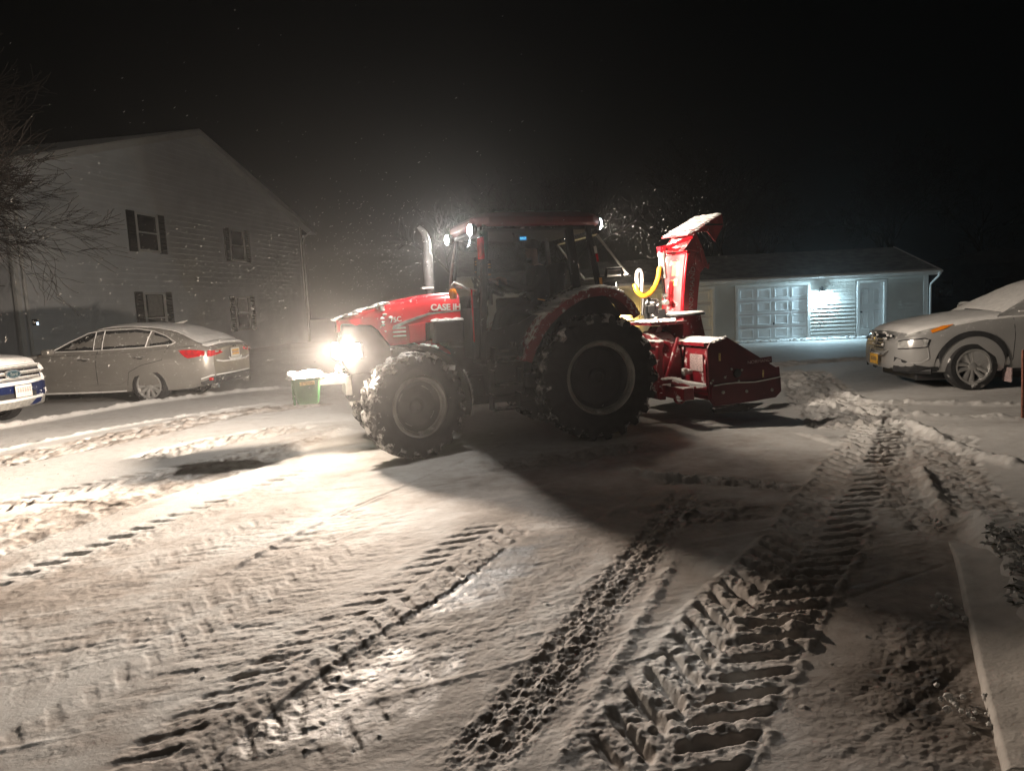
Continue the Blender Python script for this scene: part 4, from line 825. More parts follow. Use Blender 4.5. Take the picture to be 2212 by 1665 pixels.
d2 = CC('upper_deflector', M['chute_red'], lambda b: (b.strip([(-1.50, 2.575), (-1.72, 2.64), (-2.05, 2.80), (-2.27, 2.875)][::-1], -.23, .23, .02), [b.prism([(-1.50, 2.575), (-1.72, 2.64), (-2.05, 2.80), (-2.27, 2.875), (-2.30, 2.72), (-2.10, 2.48), (-1.92, 2.62), (-1.72, 2.61)], y0, y1) for y0, y1 in ((.225, .24), (-.24, -.225))]), bevel=.004)
CC('deflector_snow', M['snow'], lambda b: [b.blob((-1.55 - .07 * i, .17 - .11 * j, 2.595 + .028 * i - .008 * (i < 2)), (.06, .08, .02), i * 5 + j, 8, .15, .3) for i in range(11) for j in range(4)], parent=d2, sm=True)
CC('seam_edge', M['black'], lambda b: (b.prism([(-1.86, 2.70), (-2.28, 2.715), (-2.28, 2.735), (-1.86, 2.725)], .24, .246), b.prism([(-1.80, 2.62), (-2.02, 2.46), (-2.0, 2.44), (-1.78, 2.60)], .24, .246)), parent=d2)
BB('cylinder_arm', M['red'], lambda b: (b.tube([(-1.24, .16, 2.40), (-1.36, .18, 2.42), (-1.70, .22, 2.54)], .028, 8), b.tube([(-1.24, .16, 2.40), (-1.60, .2, 2.36)], .022, 8), b.box((-1.25, .16, 2.38), (.08, .10, .09))), bevel=.004)
cy = BB('hydraulic_cylinder', M['steel'], lambda b: (b.tube([(-1.255, .16, 2.36), (-1.265, .16, 2.0)], .052, 14), b.tube([(-1.255, .16, 2.335), (-1.256, .16, 2.29)], .062, 14), b.tube([(-1.264, .16, 2.04), (-1.266, .16, 1.99)], .06, 14)), sm=True)
BB('cylinder_rod', M['chrome'], lambda b: b.tube([(-1.266, .16, 2.0), (-1.29, .16, 1.66)], .024, 10), parent=cy, sm=True)
BB('cylinder_pin', M['steel'], lambda b: (b.tube([(-1.29, .10, 1.66), (-1.29, .22, 1.66)], .035, 10), b.tube([(-1.26, .16, 1.76), (-1.32, .16, 1.76)], .03, 8)), parent=cy, sm=True)
BB('hydraulic_hose', M['yellow'], lambda b: b.tube(catmull([(-.755, .30, 1.93), (-.79, .30, 1.83), (-.90, .29, 1.765), (-1.04, .26, 1.83), (-1.15, .22, 1.98), (-1.20, .19, 2.14)], 6), .034, 12), sm=True)
BB('hose_end', M['steel'], lambda b: (b.tube(catmull([(-.80, .30, 1.88), (-.785, .30, 2.0), (-.80, .30, 2.09), (-.845, .30, 2.10), (-.865, .30, 2.02), (-.86, .28, 1.80)], 5), .026, 10), b.tube([(-1.20, .19, 2.14), (-1.255, .17, 2.24)], .018, 8), b.tube([(-1.20, .19, 2.14), (-1.26, .18, 2.10), (-1.29, .18, 1.98)], .014, 8)), sm=True)
BB('chute_motor', M['black'], lambda b: (b.lathe([(.0, 1.42), (.10, 1.42), (.11, 1.50), (.09, 1.60), (.10, 1.66), (.05, 1.72), (0, 1.72)], 16, 'z', (-1.12, .10, 0)), b.box((-1.20, .12, 1.50), (.16, .14, .14)), b.box((-1.05, .16, 1.58), (.10, .10, .10)), b.tube([(-1.12, .10, 1.66), (-1.02, .14, 1.76), (-.92, .22, 1.72), (-.88, .26, 1.50)], .022, 8)), bevel=.01)
BB('motor_snow', M['snow_lump'], lambda b: [b.blob((-1.12 + .05 * math.sin(i * 2.3), .17 + .02 * math.cos(i), 1.46 + .035 * i), (.035, .03, .02), i, 7, .4) for i in range(8)], sm=True)
# ------------------------------------------------------------------ parked cars
def interp(x, tab):
    t = sorted(tab); return float(np.interp(x, [p[0] for p in t], [p[1] for p in t]))
class Car:
    """body as a smooth loft with wheel arches cut out, greenhouse, glass, trim, wheels; x forward from the rear axle, y to its left"""
    def __init__(s, P): s.P = P
    def sm(s, x, key, k=.10):
        return sum(interp(x + d * k, s.P[key]) * w for d, w in ((-1, .2), (-.5, .2), (0, .2), (.5, .2), (1, .2)))
    def body_ring(s, x):
        zt, zb, w = s.sm(x, 'zt', .06), s.sm(x, 'zb', .05), s.sm(x, 'w', .05); h = zt - zb; cr = .035
        p = [(0, zb), (w * .72, zb), (w * .90, zb + .03), (w * .965, zb + .18 * h), (w * .985, zb + .40 * h), (w, zb + .62 * h), (w * .992, zb + .74 * h), (w * .975, zb + .86 * h), (w * .945, zt - .035), (w * .90, zt - .008), (w * .78, zt + .008), (w * .4, zt + cr * .85), (0, zt + cr)]
        return p
    def house_ring(s, x):
        zr = s.sm(x, 'zr', .08); z0 = s.sm(x, 'zt', .06) - .04; wb = s.sm(x, 'w', .05) * .925; wr = interp(x, s.P['wr']); h = max(zr - z0, .02)
        f = min(1, h / .30); top = wb + (wr - wb) * f
        return [(wb, z0), (wb + (top - wb) * .5 + .012 * f, z0 + h * .5), (top + .01, z0 + h * .86), (top - .03, z0 + h * .95), (top - .12, z0 + h * .99), (top * .5, z0 + h + .012 * f), (0, z0 + h + .018 * f)]
    def side(s, x, z, off=0.0):
        zt = s.sm(x, 'zt', .06)
        r = [(y, zz) for y, zz in (s.body_ring(x)[2:9] if z < zt - .03 else s.house_ring(x)[:3])]
        return float(np.interp(z, [q[1] for q in r], [q[0] for q in r])) + off
    def build(s, root, paint, arch=.40):
        P = s.P; xs = np.concatenate([np.linspace(P['x0'], P['x0'] + .3, 9), np.linspace(P['x0'] + .3, P['x1'] - .35, 46)[1:-1], np.linspace(P['x1'] - .35, P['x1'], 11)])
        rings = []
        for x in xs:
            r = s.body_ring(x); rings.append([(x, y, z) for y, z in r] + [(x, -y, z) for y, z in reversed(r[1:-1])])
        b = MB(); b.loft(rings); o = b.build('body', [paint, M['plastic']], root, sm=False)
        c = MB()
        for ax in (0, P['wb']): c.lathe([(arch, -2), (arch, 2)], 40, 'y', (ax, 0, P['tr']))
        cu = c.build('cut', [paint, M['plastic']], None)
        for p in cu.data.polygons: p.material_index = 1
        bo = o.modifiers.new('b', 'BOOLEAN'); bo.operation = 'DIFFERENCE'; bo.object = cu; bo.solver = 'EXACT'
        bpy.context.view_layer.update()
        m2 = bpy.data.meshes.new_from_object(o.evaluated_get(bpy.context.evaluated_depsgraph_get())); o.modifiers.clear(); o.data = m2; m2.name = 'body'
        bpy.data.objects.remove(cu)
        for p in m2.polygons: p.use_smooth = True
        m2.set_sharp_from_angle(angle=R(35))
        s.root = root; s.body = o
        xs = np.linspace(P['g0'], P['g1'], 40); rings = []
        for x in xs:
            r = s.house_ring(x); rings.append([(x, y, z) for y, z in r] + [(x, -y, z) for y, z in reversed(r[:-1])])
        MB().loft(rings).build('roof', paint, root, sm=True)
        return o
    def patch(s, name, poly, m, sgn=1, off=.006, parent=None, step=.05):
        """polygon in (x, z) laid on the side of the car"""
        n = len(poly); out = []
        for i in range(n):
            a, c = np.array(poly[i]), np.array(poly[(i + 1) % n]); k = max(1, int(np.hypot(*(c - a)) / .12))
            for t in range(k): out.append(a + (c - a) * t / k)
        bm = bmesh.new(); vs = [bm.verts.new((p[0], 0, p[1])) for p in out]; f = bm.faces.new(vs)
        bmesh.ops.triangulate(bm, faces=[f])
        for v in bm.verts: v.co.y = sgn * s.side(v.co.x, v.co.z, off)
        me = bpy.data.meshes.new(name); bm.to_mesh(me); bm.free(); me.materials.append(m)
        o = bpy.data.objects.new(name, me); COL.objects.link(o); o.parent = parent or s.root
        return o
    def line(s, name, pts, r, m, sgn=1, off=.002, parent=None, n=6):
        q = []
        for i in range(len(pts) - 1):
            a, c = np.array(pts[i]), np.array(pts[i + 1]); k = max(1, int(np.hypot(*(c - a)) / .10))
            q += [a + (c - a) * t / k for t in range(k)]
        q.append(np.array(pts[-1]))
        return MB().tube([(p[0], sgn * s.side(p[0], p[1], off), p[1]) for p in q], r, n).build(name, m, parent or s.root, sm=True)
    def snow(s, name, xa, xb, top, th=.035, inset=.0, m=None, n=30):
        """blanket of snow over bonnet, boot or roof: top = 'b' body, 'h' greenhouse"""
        rings = []
        for i, x in enumerate(np.linspace(xa, xb, n)):
            r = s.body_ring(x)[8:] if top == 'b' else s.house_ring(x)[3:]
            e = math.sin(min(1, min(i, n - 1 - i) / 2.5) * math.pi / 2)
            up = [(y * (1 - inset), z + th * e * (.35 if k == 0 else .8 if k == 1 else 1.0) + .004 * math.sin(x * 9 + k * 2)) for k, (y, z) in enumerate(r)]
            lo = [(y * (1 - inset), z - .02) for y, z in r]
            full = [(x, y, z) for y, z in up] + [(x, -y, z) for y, z in reversed(up[:-1])] + [(x, -y, z) for y, z in lo] + [(x, y, z) for y, z in reversed(lo[:-1])]
            rings.append(full)
        return MB().loft(rings).build(name, m or M['snow'], s.root, sm=True)
    def wheel(s, c, r, w, spokes, sgn, m_rim, double=True, steer=0, snowy=True, fat=1.0):
        e = bpy.data.objects.new('wheel', None); COL.objects.link(e); e.parent = s.root; e.empty_display_size = .1
        e.matrix_local = Matrix.Translation(c) @ Matrix.Rotation(steer, 4, 'Z'); rr = r * .70; h = w / 2
        b = MB(); b.lathe([(rr, -h * .8), (rr + .02, -h), (r * .93, -h * .98), (r * .985, -h * .8), (r, -h * .5), (r, h * .5), (r * .985, h * .8), (r * .93, h * .98), (rr + .02, h), (rr, h * .8), (rr - .03, 0)], 48, 'y', closed=True)
        b.build('tyre', M['tyre_snow'] if snowy else M['rubber'], e, sm=True)
        b = MB(); b.lathe([(rr + .012, sgn * h * .86), (rr + .006, sgn * h * .96), (rr - .018, sgn * h * .96), (rr - .028, sgn * h * .80), (rr - .035, -sgn * h * .2), (rr - .005, -sgn * h * .2)], 48, 'y', closed=True)
        for i in range(spokes):
            for d in ((-.5, .5) if double else (0,)):
                a0 = 2 * math.pi * i / spokes; a1 = a0 + d * .30; a2 = a0 + d * .42 * (5 / spokes) * 1.1; wd = (.020 if double else .034) * fat
                p0 = Vector((.045 * math.cos(a0 + d), 0, .045 * math.sin(a0 + d))); p1 = Vector(((rr - .015) * math.cos(a2), 0, (rr - .015) * math.sin(a2))); t = (p1 - p0).normalized(); nn = Vector((-t.z, 0, t.x))
                q = []
                for p, ww, yy, dep in ((p0, wd * .9, sgn * h * .72, .05), ((p0 + p1) * .5, wd * .8, sgn * h * .86, .045), (p1, wd * 1.25, sgn * h * .90, .04)):
                    q.append([(p + nn * ww) + Vector((0, yy - sgn * .012, 0)), p + Vector((0, yy, 0)), (p - nn * ww) + Vector((0, yy - sgn * .012, 0)), (p - nn * ww) + Vector((0, yy - sgn * dep, 0)), (p + nn * ww) + Vector((0, yy - sgn * dep, 0))])
                b.loft(q)
        b.lathe([(.07, sgn * h * .60), (.065, sgn * h * .76), (.035, sgn * h * .82), (0, sgn * h * .82)], 20, 'y')
        b.build('rim', m_rim, e, sm=True)
        b = MB(); b.lathe([(rr - .035, sgn * h * .05), (.05, sgn * h * .25), (0, sgn * h * .25)], 32, 'y'); b.lathe([(rr * .62, sgn * h * .35), (.06, sgn * h * .40)], 32, 'y'); b.build('brake_disc', M['plastic'], e, sm=True)
        return e
    def wheels(s, r, w, spokes, track, m_rim, double=True, steer=0, fat=1.0):
        for ax in (0, s.P['wb']):
            for g in (1, -1): s.wheel((ax, g * track, r), r, w, spokes, g, m_rim, double, steer if ax else 0, True, fat)
M['tyre_snow'] = mat('tyre_dusted_with_snow', (.025, .024, .024), .8, 0, .3, 14, snow=(.30, 5, .1))
M['rim_silver'] = mat('alloy_rim', (.58, .57, .55), .3, .6, .05, 8, snow=(.22, 14, .3))

def G(x, y): return float(ground_base(x, y))
# --- grey sedan, seen from its left rear
sed = thing('parked_sedan', 'snow-dusted grey sedan with red tail lamps parked beside the house', 'car', (-6.93, 14.66, .135), R(174), 'cars parked on the snowy lot', 1.05)
Sd = Car(dict(x0=-1.19, x1=3.74, wb=2.83, tr=.335, g0=-1.02, g1=2.2,
    zt=[(-1.25, .90), (-1.19, .93), (-1.10, 1.02), (-.9, 1.055), (-.5, 1.03), (0, 1.0), (1.0, .975), (1.9, .96), (2.2, .95), (2.7, .90), (3.2, .82), (3.5, .74), (3.70, .60), (3.8, .52)],
    zb=[(-1.3, .40), (-1.05, .32), (-.7, .22), (-.3, .20), (3.2, .19), (3.6, .20), (3.8, .24)],
    w=[(-1.3, .58), (-1.19, .70), (-1.10, .80), (-.95, .87), (-.6, .91), (0, .925), (1.5, .925), (2.6, .92), (3.2, .88), (3.5, .79), (3.68, .62), (3.8, .45)],
    zr=[(-1.1, 1.0), (-1.0, 1.06), (-.72, 1.20), (-.4, 1.335), (0, 1.415), (.4, 1.452), (.8, 1.455), (1.1, 1.42), (1.45, 1.30), (1.8, 1.15), (2.1, 1.0), (2.3, .92)],
    wr=[(-1, .70), (-.5, .64), (0, .615), (1, .615), (1.5, .64), (2.2, .74)]))
Sd.build(sed, M['grey_paint'], .375)
Sd.wheels(.335, .225, 10, .80, M['rim_silver'], double=False)
FW = [(1.86, 1.035), (1.06, 1.03), (1.10, 1.345), (1.22, 1.335), (1.46, 1.245), (1.70, 1.135)]
RW = [(.92, 1.03), (.06, 1.05), (.02, 1.33), (.3, 1.372), (.94, 1.365)]
QW = [(-.03, 1.06), (-.46, 1.09), (-.46, 1.13), (-.28, 1.235), (-.07, 1.305)]
for g in (1, -1):
    for nm, pl_ in (('door_window', FW), ('door_window', RW), ('quarter_window', QW)):
        Sd.patch(nm, pl_, M['window_snow'], g)
    Sd.patch('window_pillar', [(1.05, 1.03), (.93, 1.03), (.95, 1.372), (1.09, 1.355)], M['plastic'], g, .004)
    Sd.line('window_trim', [(1.92, 1.03), (1.62, 1.20), (1.25, 1.345), (.95, 1.385), (.3, 1.39), (-.05, 1.33), (-.33, 1.225), (-.53, 1.11), (-.46, 1.075), (0, 1.045), (.95, 1.02), (1.90, 1.02)], .008, M['snow'], g, .008)
    Sd.line('door_trim', [(1.075, 1.03), (1.105, 1.355)], .008, M['snow'], g, .008); Sd.line('door_trim', [(.905, 1.03), (.93, 1.37)], .008, M['snow'], g, .008); Sd.line('door_trim', [(.045, 1.05), (.0, 1.325)], .010, M['snow'], g, .008)
    Sd.line('door_seam', [(2.12, .93), (2.16, .75), (2.10, .45), (2.05, .28)], .010, M['label_dim'], g, .001)
    Sd.line('door_seam', [(.99, 1.01), (.99, .7), (1.0, .4), (1.02, .27)], .007, M['plastic'], g, -.003)
    Sd.line('door_seam', [(-.42, 1.06), (-.36, .95), (-.30, .80), (.10, .72), (.36, .60), (.42, .35)], .006, M['plastic'], g, -.003)
    Sd.line('sill_snow', [(2.2, .245), (1.6, .24), (.8, .24), (.48, .25)], .016, M['snow'], g, .0)
    Sd.line('body_crease', [(2.05, .50), (1.2, .38), (.55, .37), (.42, .45)], .008, M['grey_paint'], g, .0)
    for hx_ in (1.22, .12):
        dh = MB().tube([(hx_ + .11, g * Sd.side(hx_, .86, .006), .86), (hx_ + .06, g * Sd.side(hx_, .86, .034), .865), (hx_ - .06, g * Sd.side(hx_, .865, .034), .865), (hx_ - .11, g * Sd.side(hx_, .865, .006), .86)], .017, 8).build('door_handle', M['chrome'], sed, sm=True)
        MB().blob((hx_, g * Sd.side(hx_, .86, .004), .853), (.075, .012, .026), 3, 8, .1).build('handle_recess', M['plastic'], dh, sm=True)
    MB().box((1.86, g * .99, 1.03), (.17, .18, .11)).build('mirror', M['grey_paint'], sed, bevel=.04, seg=3)
    # tail lamp wraps round the corner
    TL = [(-.62, .965), (-.68, .90), (-.74, .84), (-.80, .81), (-1.0, .835), (-1.08, .845), (-1.08, .93), (-.95, .955), (-.8, .965)]
    tl = Sd.patch('tail_lamp', TL, M['red_lens'], g, .012)
    MB().loft([[(-1.20, g * .78, .93), (-1.14, g * .80, .94), (-1.12, g * .80, .83), (-1.18, g * .78, .82)], [(-1.235, g * .60, .925), (-1.19, g * .60, .93), (-1.19, g * .60, .855), (-1.225, g * .60, .845)], [(-1.245, g * .44, .92), (-1.20, g * .44, .925), (-1.20, g * .44, .875), (-1.24, g * .44, .87)]]).build('lamp_inner', M['red_lens'], tl, bevel=.006)
    MB().box((-1.235, g * .64, .905), (.02, .11, .028)).build('reverse_lens', M['clear_lens'], tl, bevel=.006)
    MB().box((-1.25, g * .48, .908), (.02, .06, .022)).build('reverse_lens', M['clear_lens'], tl, bevel=.006)
    MB().box((-1.155, g * .69, .405), (.03, .20, .055), Matrix.Rotation(R(-g * 20), 3, 'Z')).build('reflector', M['red_lens'], sed, bevel=.01)
    MB().tube([(-1.20, g * .62, .27), (-1.06, g * .60, .27)], .045, 12).build('tailpipe', M['chrome'], sed, sm=True)
MB().loft([[(-.95, -.80, .30), (-.95, .80, .30), (-.95, .80, .46), (-.95, -.80, .46)], [(-1.16, -.70, .30), (-1.16, .70, .30), (-1.20, .70, .45), (-1.20, -.70, .45)], [(-1.20, -.5, .31), (-1.20, .5, .31), (-1.25, .5, .45), (-1.25, -.5, .45)]]).build('lower_bumper', M['plastic'], sed, bevel=.02)
MB().tube([(-1.00, .86, .42), (-1.14, .76, .47), (-1.23, .5, .475), (-1.25, 0, .475), (-1.23, -.5, .475), (-1.14, -.76, .47)], .014, 8).build('bumper_snow', M['snow'], sed, sm=True)
MB().tube([(-1.215, .62, .74), (-1.245, .45, .71), (-1.26, 0, .70), (-1.245, -.45, .71), (-1.215, -.62, .74)], .016, 8).build('boot_ledge_snow', M['snow'], sed, sm=True)
pt = MB().box((-1.262, 0, .845), (.012, .33, .175)).build('licence_plate', M['plate_w'], sed, bevel=.006)
MB().box((-1.269, 0, .855), (.004, .26, .10)).build('plate_panel', M['gold'], pt)
MB().add([(-1.2725, -.11 + .045 * i + dx, .83 + dz) for i in range(6) for dx, dz in ((0, 0), (.026, 0), (.026, .05), (0, .05))], [(4 * i, 4 * i + 1, 4 * i + 2, 4 * i + 3) for i in range(6)]).build('plate_marks', M['label_dim'], pt)
MB().tube([(-1.258, .24, .77), (-1.262, .20, .735), (-1.265, 0, .73), (-1.262, -.20, .735), (-1.258, -.24, .77)], .016, 8).build('plate_recess_snow', M['snow'], sed, sm=True)
MB().prism([(-1.255, .955), (-1.245, .985), (-1.235, .985), (-1.245, .955)], -.07, .07).build('badge', M['chrome'], sed)
Sd.snow('roof_snow', -.98, 1.30, 'h', .030, .02); Sd.snow('boot_snow', -1.10, -.70, 'b', .025, .03)
Sd.snow('bonnet_snow', 2.15, 3.45, 'b', .03, .02)
MB().loft([[(-.25, -.02, 1.44), (-.25, .02, 1.44), (-.05, .0, 1.45)], [(-.36, -.012, 1.50), (-.36, .012, 1.50), (-.25, .0, 1.49)]]).build('roof_fin', M['label_w'], sed)

# --- silver suv on the right, nose to the left
suv = thing('parked_suv', 'silver SUV with amber side marker parked on the right, hood under snow', 'car', (0, 0, 0), R(173), 'cars parked on the snowy lot', 1.08)
Sv = Car(dict(x0=-.98, x1=3.70, wb=2.70, tr=.36, g0=-.98, g1=2.35,
    zt=[(-1.1, 1.1), (0, 1.16), (1.0, 1.14), (1.9, 1.13), (2.3, 1.105), (2.8, 1.045), (3.2, .98), (3.45, .92), (3.58, .84), (3.68, .74), (3.8, .68)],
    zb=[(-1.1, .32), (-.7, .26), (0, .25), (2.9, .25), (3.3, .26), (3.7, .32)],
    w=[(-1.1, .7), (-.95, .82), (-.5, .91), (0, .925), (1.5, .92), (2.6, .925), (3.1, .915), (3.4, .875), (3.55, .80), (3.66, .66), (3.74, .46), (3.8, .38)],
    zr=[(-1.1, 1.15), (-.95, 1.25), (-.75, 1.52), (-.4, 1.62), (.2, 1.67), (.7, 1.68), (1.1, 1.64), (1.5, 1.53), (1.9, 1.34), (2.25, 1.14), (2.4, 1.08)],
    wr=[(-1, .66), (0, .62), (1, .62), (1.5, .65), (2.3, .78)]))
_h = Vector((math.cos(R(173)), math.sin(R(173)), 0)); _l = Vector((-_h.y, _h.x, 0)); suv.location = Vector((7.47, 11.52, 0)) - _h * 2.70 * 1.08 - _l * .80 * 1.08
Sv.build(suv, M['silver_paint'], .46)
MB().box((1.4, 0, .24), (4.0, 1.30, .20)).build('under_tray', M['plastic'], suv, bevel=.03)
Sv.wheels(.36, .23, 5, .81, M['rim_silver'], True, R(4), 1.75)
for g in (1, -1):
    for ax in (2.70, 0):
        ring_ = [(ax + .535 * math.cos(R(q)), .36 + .535 * math.sin(R(q))) for q in range(-6, 188, 8)] + [(ax + .455 * math.cos(R(q)), .36 + .455 * math.sin(R(q))) for q in range(186, -8, -8)]
        Sv.patch('arch_trim', ring_, M['plastic'], g, .014)
    Sv.line('sill_trim', [(2.25, .29), (1.3, .28), (.45, .29)], .035, M['plastic'], g, -.01)
    Sv.patch('door_window', [(1.98, 1.175), (1.05, 1.17), (1.10, 1.50), (1.40, 1.46), (1.70, 1.33)], M['window_snow'], g)
    Sv.patch('door_window', [(.95, 1.17), (.05, 1.18), (.05, 1.50), (.98, 1.52)], M['window_snow'], g)
    Sv.patch('quarter_window', [(-.02, 1.18), (-.55, 1.24), (-.45, 1.45), (-.02, 1.50)], M['window_snow'], g)
    Sv.line('window_trim', [(2.05, 1.155), (1.0, 1.145), (0, 1.16)], .013, M['snow'], g, .008)
    Sv.line('door_seam', [(2.14, 1.08), (2.13, .8), (2.14, .45), (2.17, .30)], .006, M['plastic'], g, -.002)
    Sv.line('door_seam', [(1.0, 1.14), (1.0, .7), (1.0, .30)], .006, M['plastic'], g, -.002)
    Sv.line('shoulder_snow', [(2.95, .985), (2.5, 1.055), (2.2, 1.075), (1.6, 1.10), (1.0, 1.105)], .014, M['snow'], g, .0)
    hl = Sv.patch('day_lamp', [(3.60, .83), (3.44, .865), (3.14, .93), (3.20, .955), (3.42, .91), (3.58, .855)], M['clear_lens'], g, .010)
    Sv.patch('amber_marker', [(3.27, .885), (3.10, .94), (2.96, 1.005), (3.12, .985), (3.29, .925)], M['orange'], g, .018, hl)
    Sv.patch('headlamp', [(3.66, .645), (3.655, .755), (3.58, .78), (3.37, .80), (3.32, .785), (3.35, .68), (3.58, .655)], M['clear_lens'], g, .012)
    Sv.line('lamp_edge', [(3.66, .645), (3.58, .652), (3.345, .675), (3.31, .785), (3.37, .805), (3.58, .785), (3.655, .76)], .009, M['plastic'], g, .012)
    Sv.line('lamp_edge', [(3.33, .67), (3.30, .50), (3.40, .43), (3.62, .42)], .012, M['silver_paint'], g, .0)
    Sv.patch('bumper_duct', [(3.69, .52), (3.60, .47), (3.46, .40), (3.30, .37), (3.17, .37), (3.17, .29), (3.69, .29)], M['plastic'], g, .010)
    MB().tube([(3.60, g * .40, .30), (3.48, g * .68, .30), (3.25, g * .84, .30)], .045, 8).build('lower_lip', M['plastic'], suv, sm=True)
    MB().box((1.90, g * 1.03, 1.18), (.20, .22, .15)).build('mirror', M['silver_paint'], suv, bevel=.05, seg=3)
    MB().blob((1.90, g * 1.03, 1.255), (.11, .12, .03), 4, 9, .1, .3).build('mirror_snow', M['snow'], suv, sm=True)
    MB().box((2.19, g * .86, .22), (.03, .22, .22)).build('mud_flap', M['label_dim'], suv, bevel=.01)
gr = MB().loft([[(3.66, y, .56), (3.745 - abs(y) * .22, y, .60), (3.735 - abs(y) * .22, y, .80), (3.62, y, .84)] for y in (-.40, -.2, 0, .2, .40)]).build('grille', M['plastic'], suv)
MB().tube([(3.62, .47, .83), (3.68, .38, .60), (3.74, .27, .53), (3.76, 0, .52), (3.74, -.27, .53), (3.68, -.38, .60), (3.62, -.47, .83)], .022, 8).build('grille_surround', M['chrome'], gr, sm=True)
for k in range(4): MB().box((3.735, 0, .61 + k * .055), (.02, .56, .016)).build('grille_bar', M['chrome'], gr)
MB().lathe([(.06, 3.745), (.055, 3.76), (0, 3.765)], 24, 'x', (0, 0, .75)).build('emblem', M['chrome'], gr, sm=True)
pt = MB().box((3.775, 0, .45), (.015, .31, .16)).build('licence_plate', M['gold'], suv, bevel=.005)
MB().add([(3.783, -.10 + .04 * i + dx, .425 + dz) for i in range(6) for dx, dz in ((0, 0), (.024, 0), (.024, .06), (0, .06))], [(4 * i, 4 * i + 1, 4 * i + 2, 4 * i + 3) for i in range(6)]).build('plate_marks', M['ink'], pt)
MB().box((3.60, 0, .38), (.12, .9, .14)).build('lower_grille', M['plastic'], suv, bevel=.03)
Sv.snow('bonnet_snow', 2.05, 3.55, 'b', .028, .02); Sv.snow('windscreen_snow', 1.05, 2.24, 'h', .018, .02, M['snow_lump']); Sv.snow('roof_snow', -.9, 1.05, 'h', .04, .02)
MB().tube([(2.30, .50, 1.14), (2.24, .1, 1.165), (2.20, -.4, 1.17)], .016, 6).build('wiper', M['plastic'], suv, sm=True)
def f(b):
    rnd = random.Random(31)
    for i in range(26): b.blob((3.735 - abs(rnd.uniform(-.1, .3)) * .2, rnd.uniform(-.34, .42), rnd.uniform(.66, .88)), (.02, .035, .022), i, 7, .4)
b = MB(); f(b); b.build('grille_snow', M['snow_lump'], suv, sm=True)

# --- blue suv whose snowy nose shows at the left edge
es = thing('parked_suv', 'snow-covered blue SUV showing only its chrome barred nose at the left edge', 'car', (-11.62, 11.74, .14), R(-6), 'cars parked on the snowy lot')
Es = Car(dict(x0=-.95, x1=3.60, wb=2.69, tr=.35, g0=-.95, g1=2.35,
    zt=[(-1.1, 1.12), (0, 1.18), (1.0, 1.16), (1.9, 1.14), (2.3, 1.12), (2.8, 1.10), (3.2, 1.06), (3.42, 1.02), (3.52, .95), (3.62, .86), (3.8, .8)],
    zb=[(-1.1, .35), (0, .27), (2.9, .27), (3.3, .27), (3.7, .32)],
    w=[(-1.1, .75), (-.9, .86), (0, .92), (2.6, .92), (3.1, .90), (3.35, .86), (3.5, .78), (3.6, .66), (3.8, .5)],
    zr=[(-1.1, 1.2), (-.9, 1.35), (-.7, 1.58), (-.2, 1.66), (.6, 1.68), (1.1, 1.64), (1.5, 1.52), (1.9, 1.34), (2.25, 1.15), (2.4, 1.1)],
    wr=[(-1, .66), (0, .62), (1, .62), (1.5, .65), (2.3, .78)]))
Es.build(es, M['blue_paint'], .42); Es.wheels(.35, .23, 5, .80, M['rim_silver'], True, 0)
for g in (1, -1):
    Es.patch('door_window', [(1.98, 1.18), (1.05, 1.18), (1.10, 1.50), (1.40, 1.46), (1.70, 1.33)], M['window_snow'], g); Es.patch('door_window', [(.95, 1.18), (.05, 1.19), (.05, 1.50), (.98, 1.52)], M['window_snow'], g)
    hl = Es.patch('headlamp', [(3.44, .82), (3.20, .86), (3.02, .93), (3.06, 1.0), (3.30, .97), (3.46, .92)], M['clear_lens'], g, .012)
    MB().blob((3.38, g * .80, .90), (.16, .08, .085), 5, 10, .12).build('lamp_snow', M['snow'], hl, sm=True)
    MB().blob((3.42, g * .84, .72), (.07, .07, .10), 6, 9, .2).build('corner_snow', M['snow'], es, sm=True)
    MB().lathe([(.05, 3.50), (.05, 3.56), (0, 3.57)], 16, 'x', (0, g * .72, .55)).build('fog_lamp', M['clear_lens'], es, sm=True)
    MB().blob((3.50, g * .80, .50), (.06, .05, .06), 8, 8, .25).build('fog_lamp_snow', M['snow_lump'], es, sm=True)
    MB().box((1.90, g * 1.03, 1.19), (.20, .22, .15)).build('mirror', M['blue_paint'], es, bevel=.05, seg=3)
gr = MB().prism([(-.60, .74), (-.66, .84), (-.60, .985), (.60, .985), (.66, .84), (.60, .74)], 3.50, 3.60, 'yz').build('grille', M['plastic'], es, bevel=.01)
for zz, hw in ((.955, .60), (.855, .66), (.765, .62)):
    MB().loft([[(3.59, y, zz - .022), (3.665 - .12 * y * y, y, zz - .018), (3.665 - .12 * y * y, y, zz + .018), (3.59, y, zz + .022)] for y in np.linspace(-hw, hw, 11)]).build('grille_bar', M['chrome_bar'] if 'chrome_bar' in M else M['steel'], gr, bevel=.006)
    MB().tube([(3.645 - .12 * y * y, y, zz + .020) for y in np.linspace(-hw, hw, 9)], .012, 6).build('bar_snow', M['snow'], gr, sm=True)
def ov(b, a, c, x0, x1): b.loft([[(x, a * math.cos(2 * math.pi * i / 28) * q, .852 + c * math.sin(2 * math.pi * i / 28) * q) for i in range(28)] for x, q in ((x0, 1), (x1, .97))])
b = MB(); ov(b, .155, .070, 3.64, 3.685); em = b.build('emblem', M['chrome'], gr, sm=True)
b = MB(); ov(b, .125, .050, 3.68, 3.692); b.build('emblem_centre', mat('dark_teal_enamel', (.02, .05, .06), .3, coat=.5), em)
lettering('Ford', .075, frame((3.694, 0, .852), (0, 1, 0), (0, 0, 1)), M['steel'], em, ext=.001)
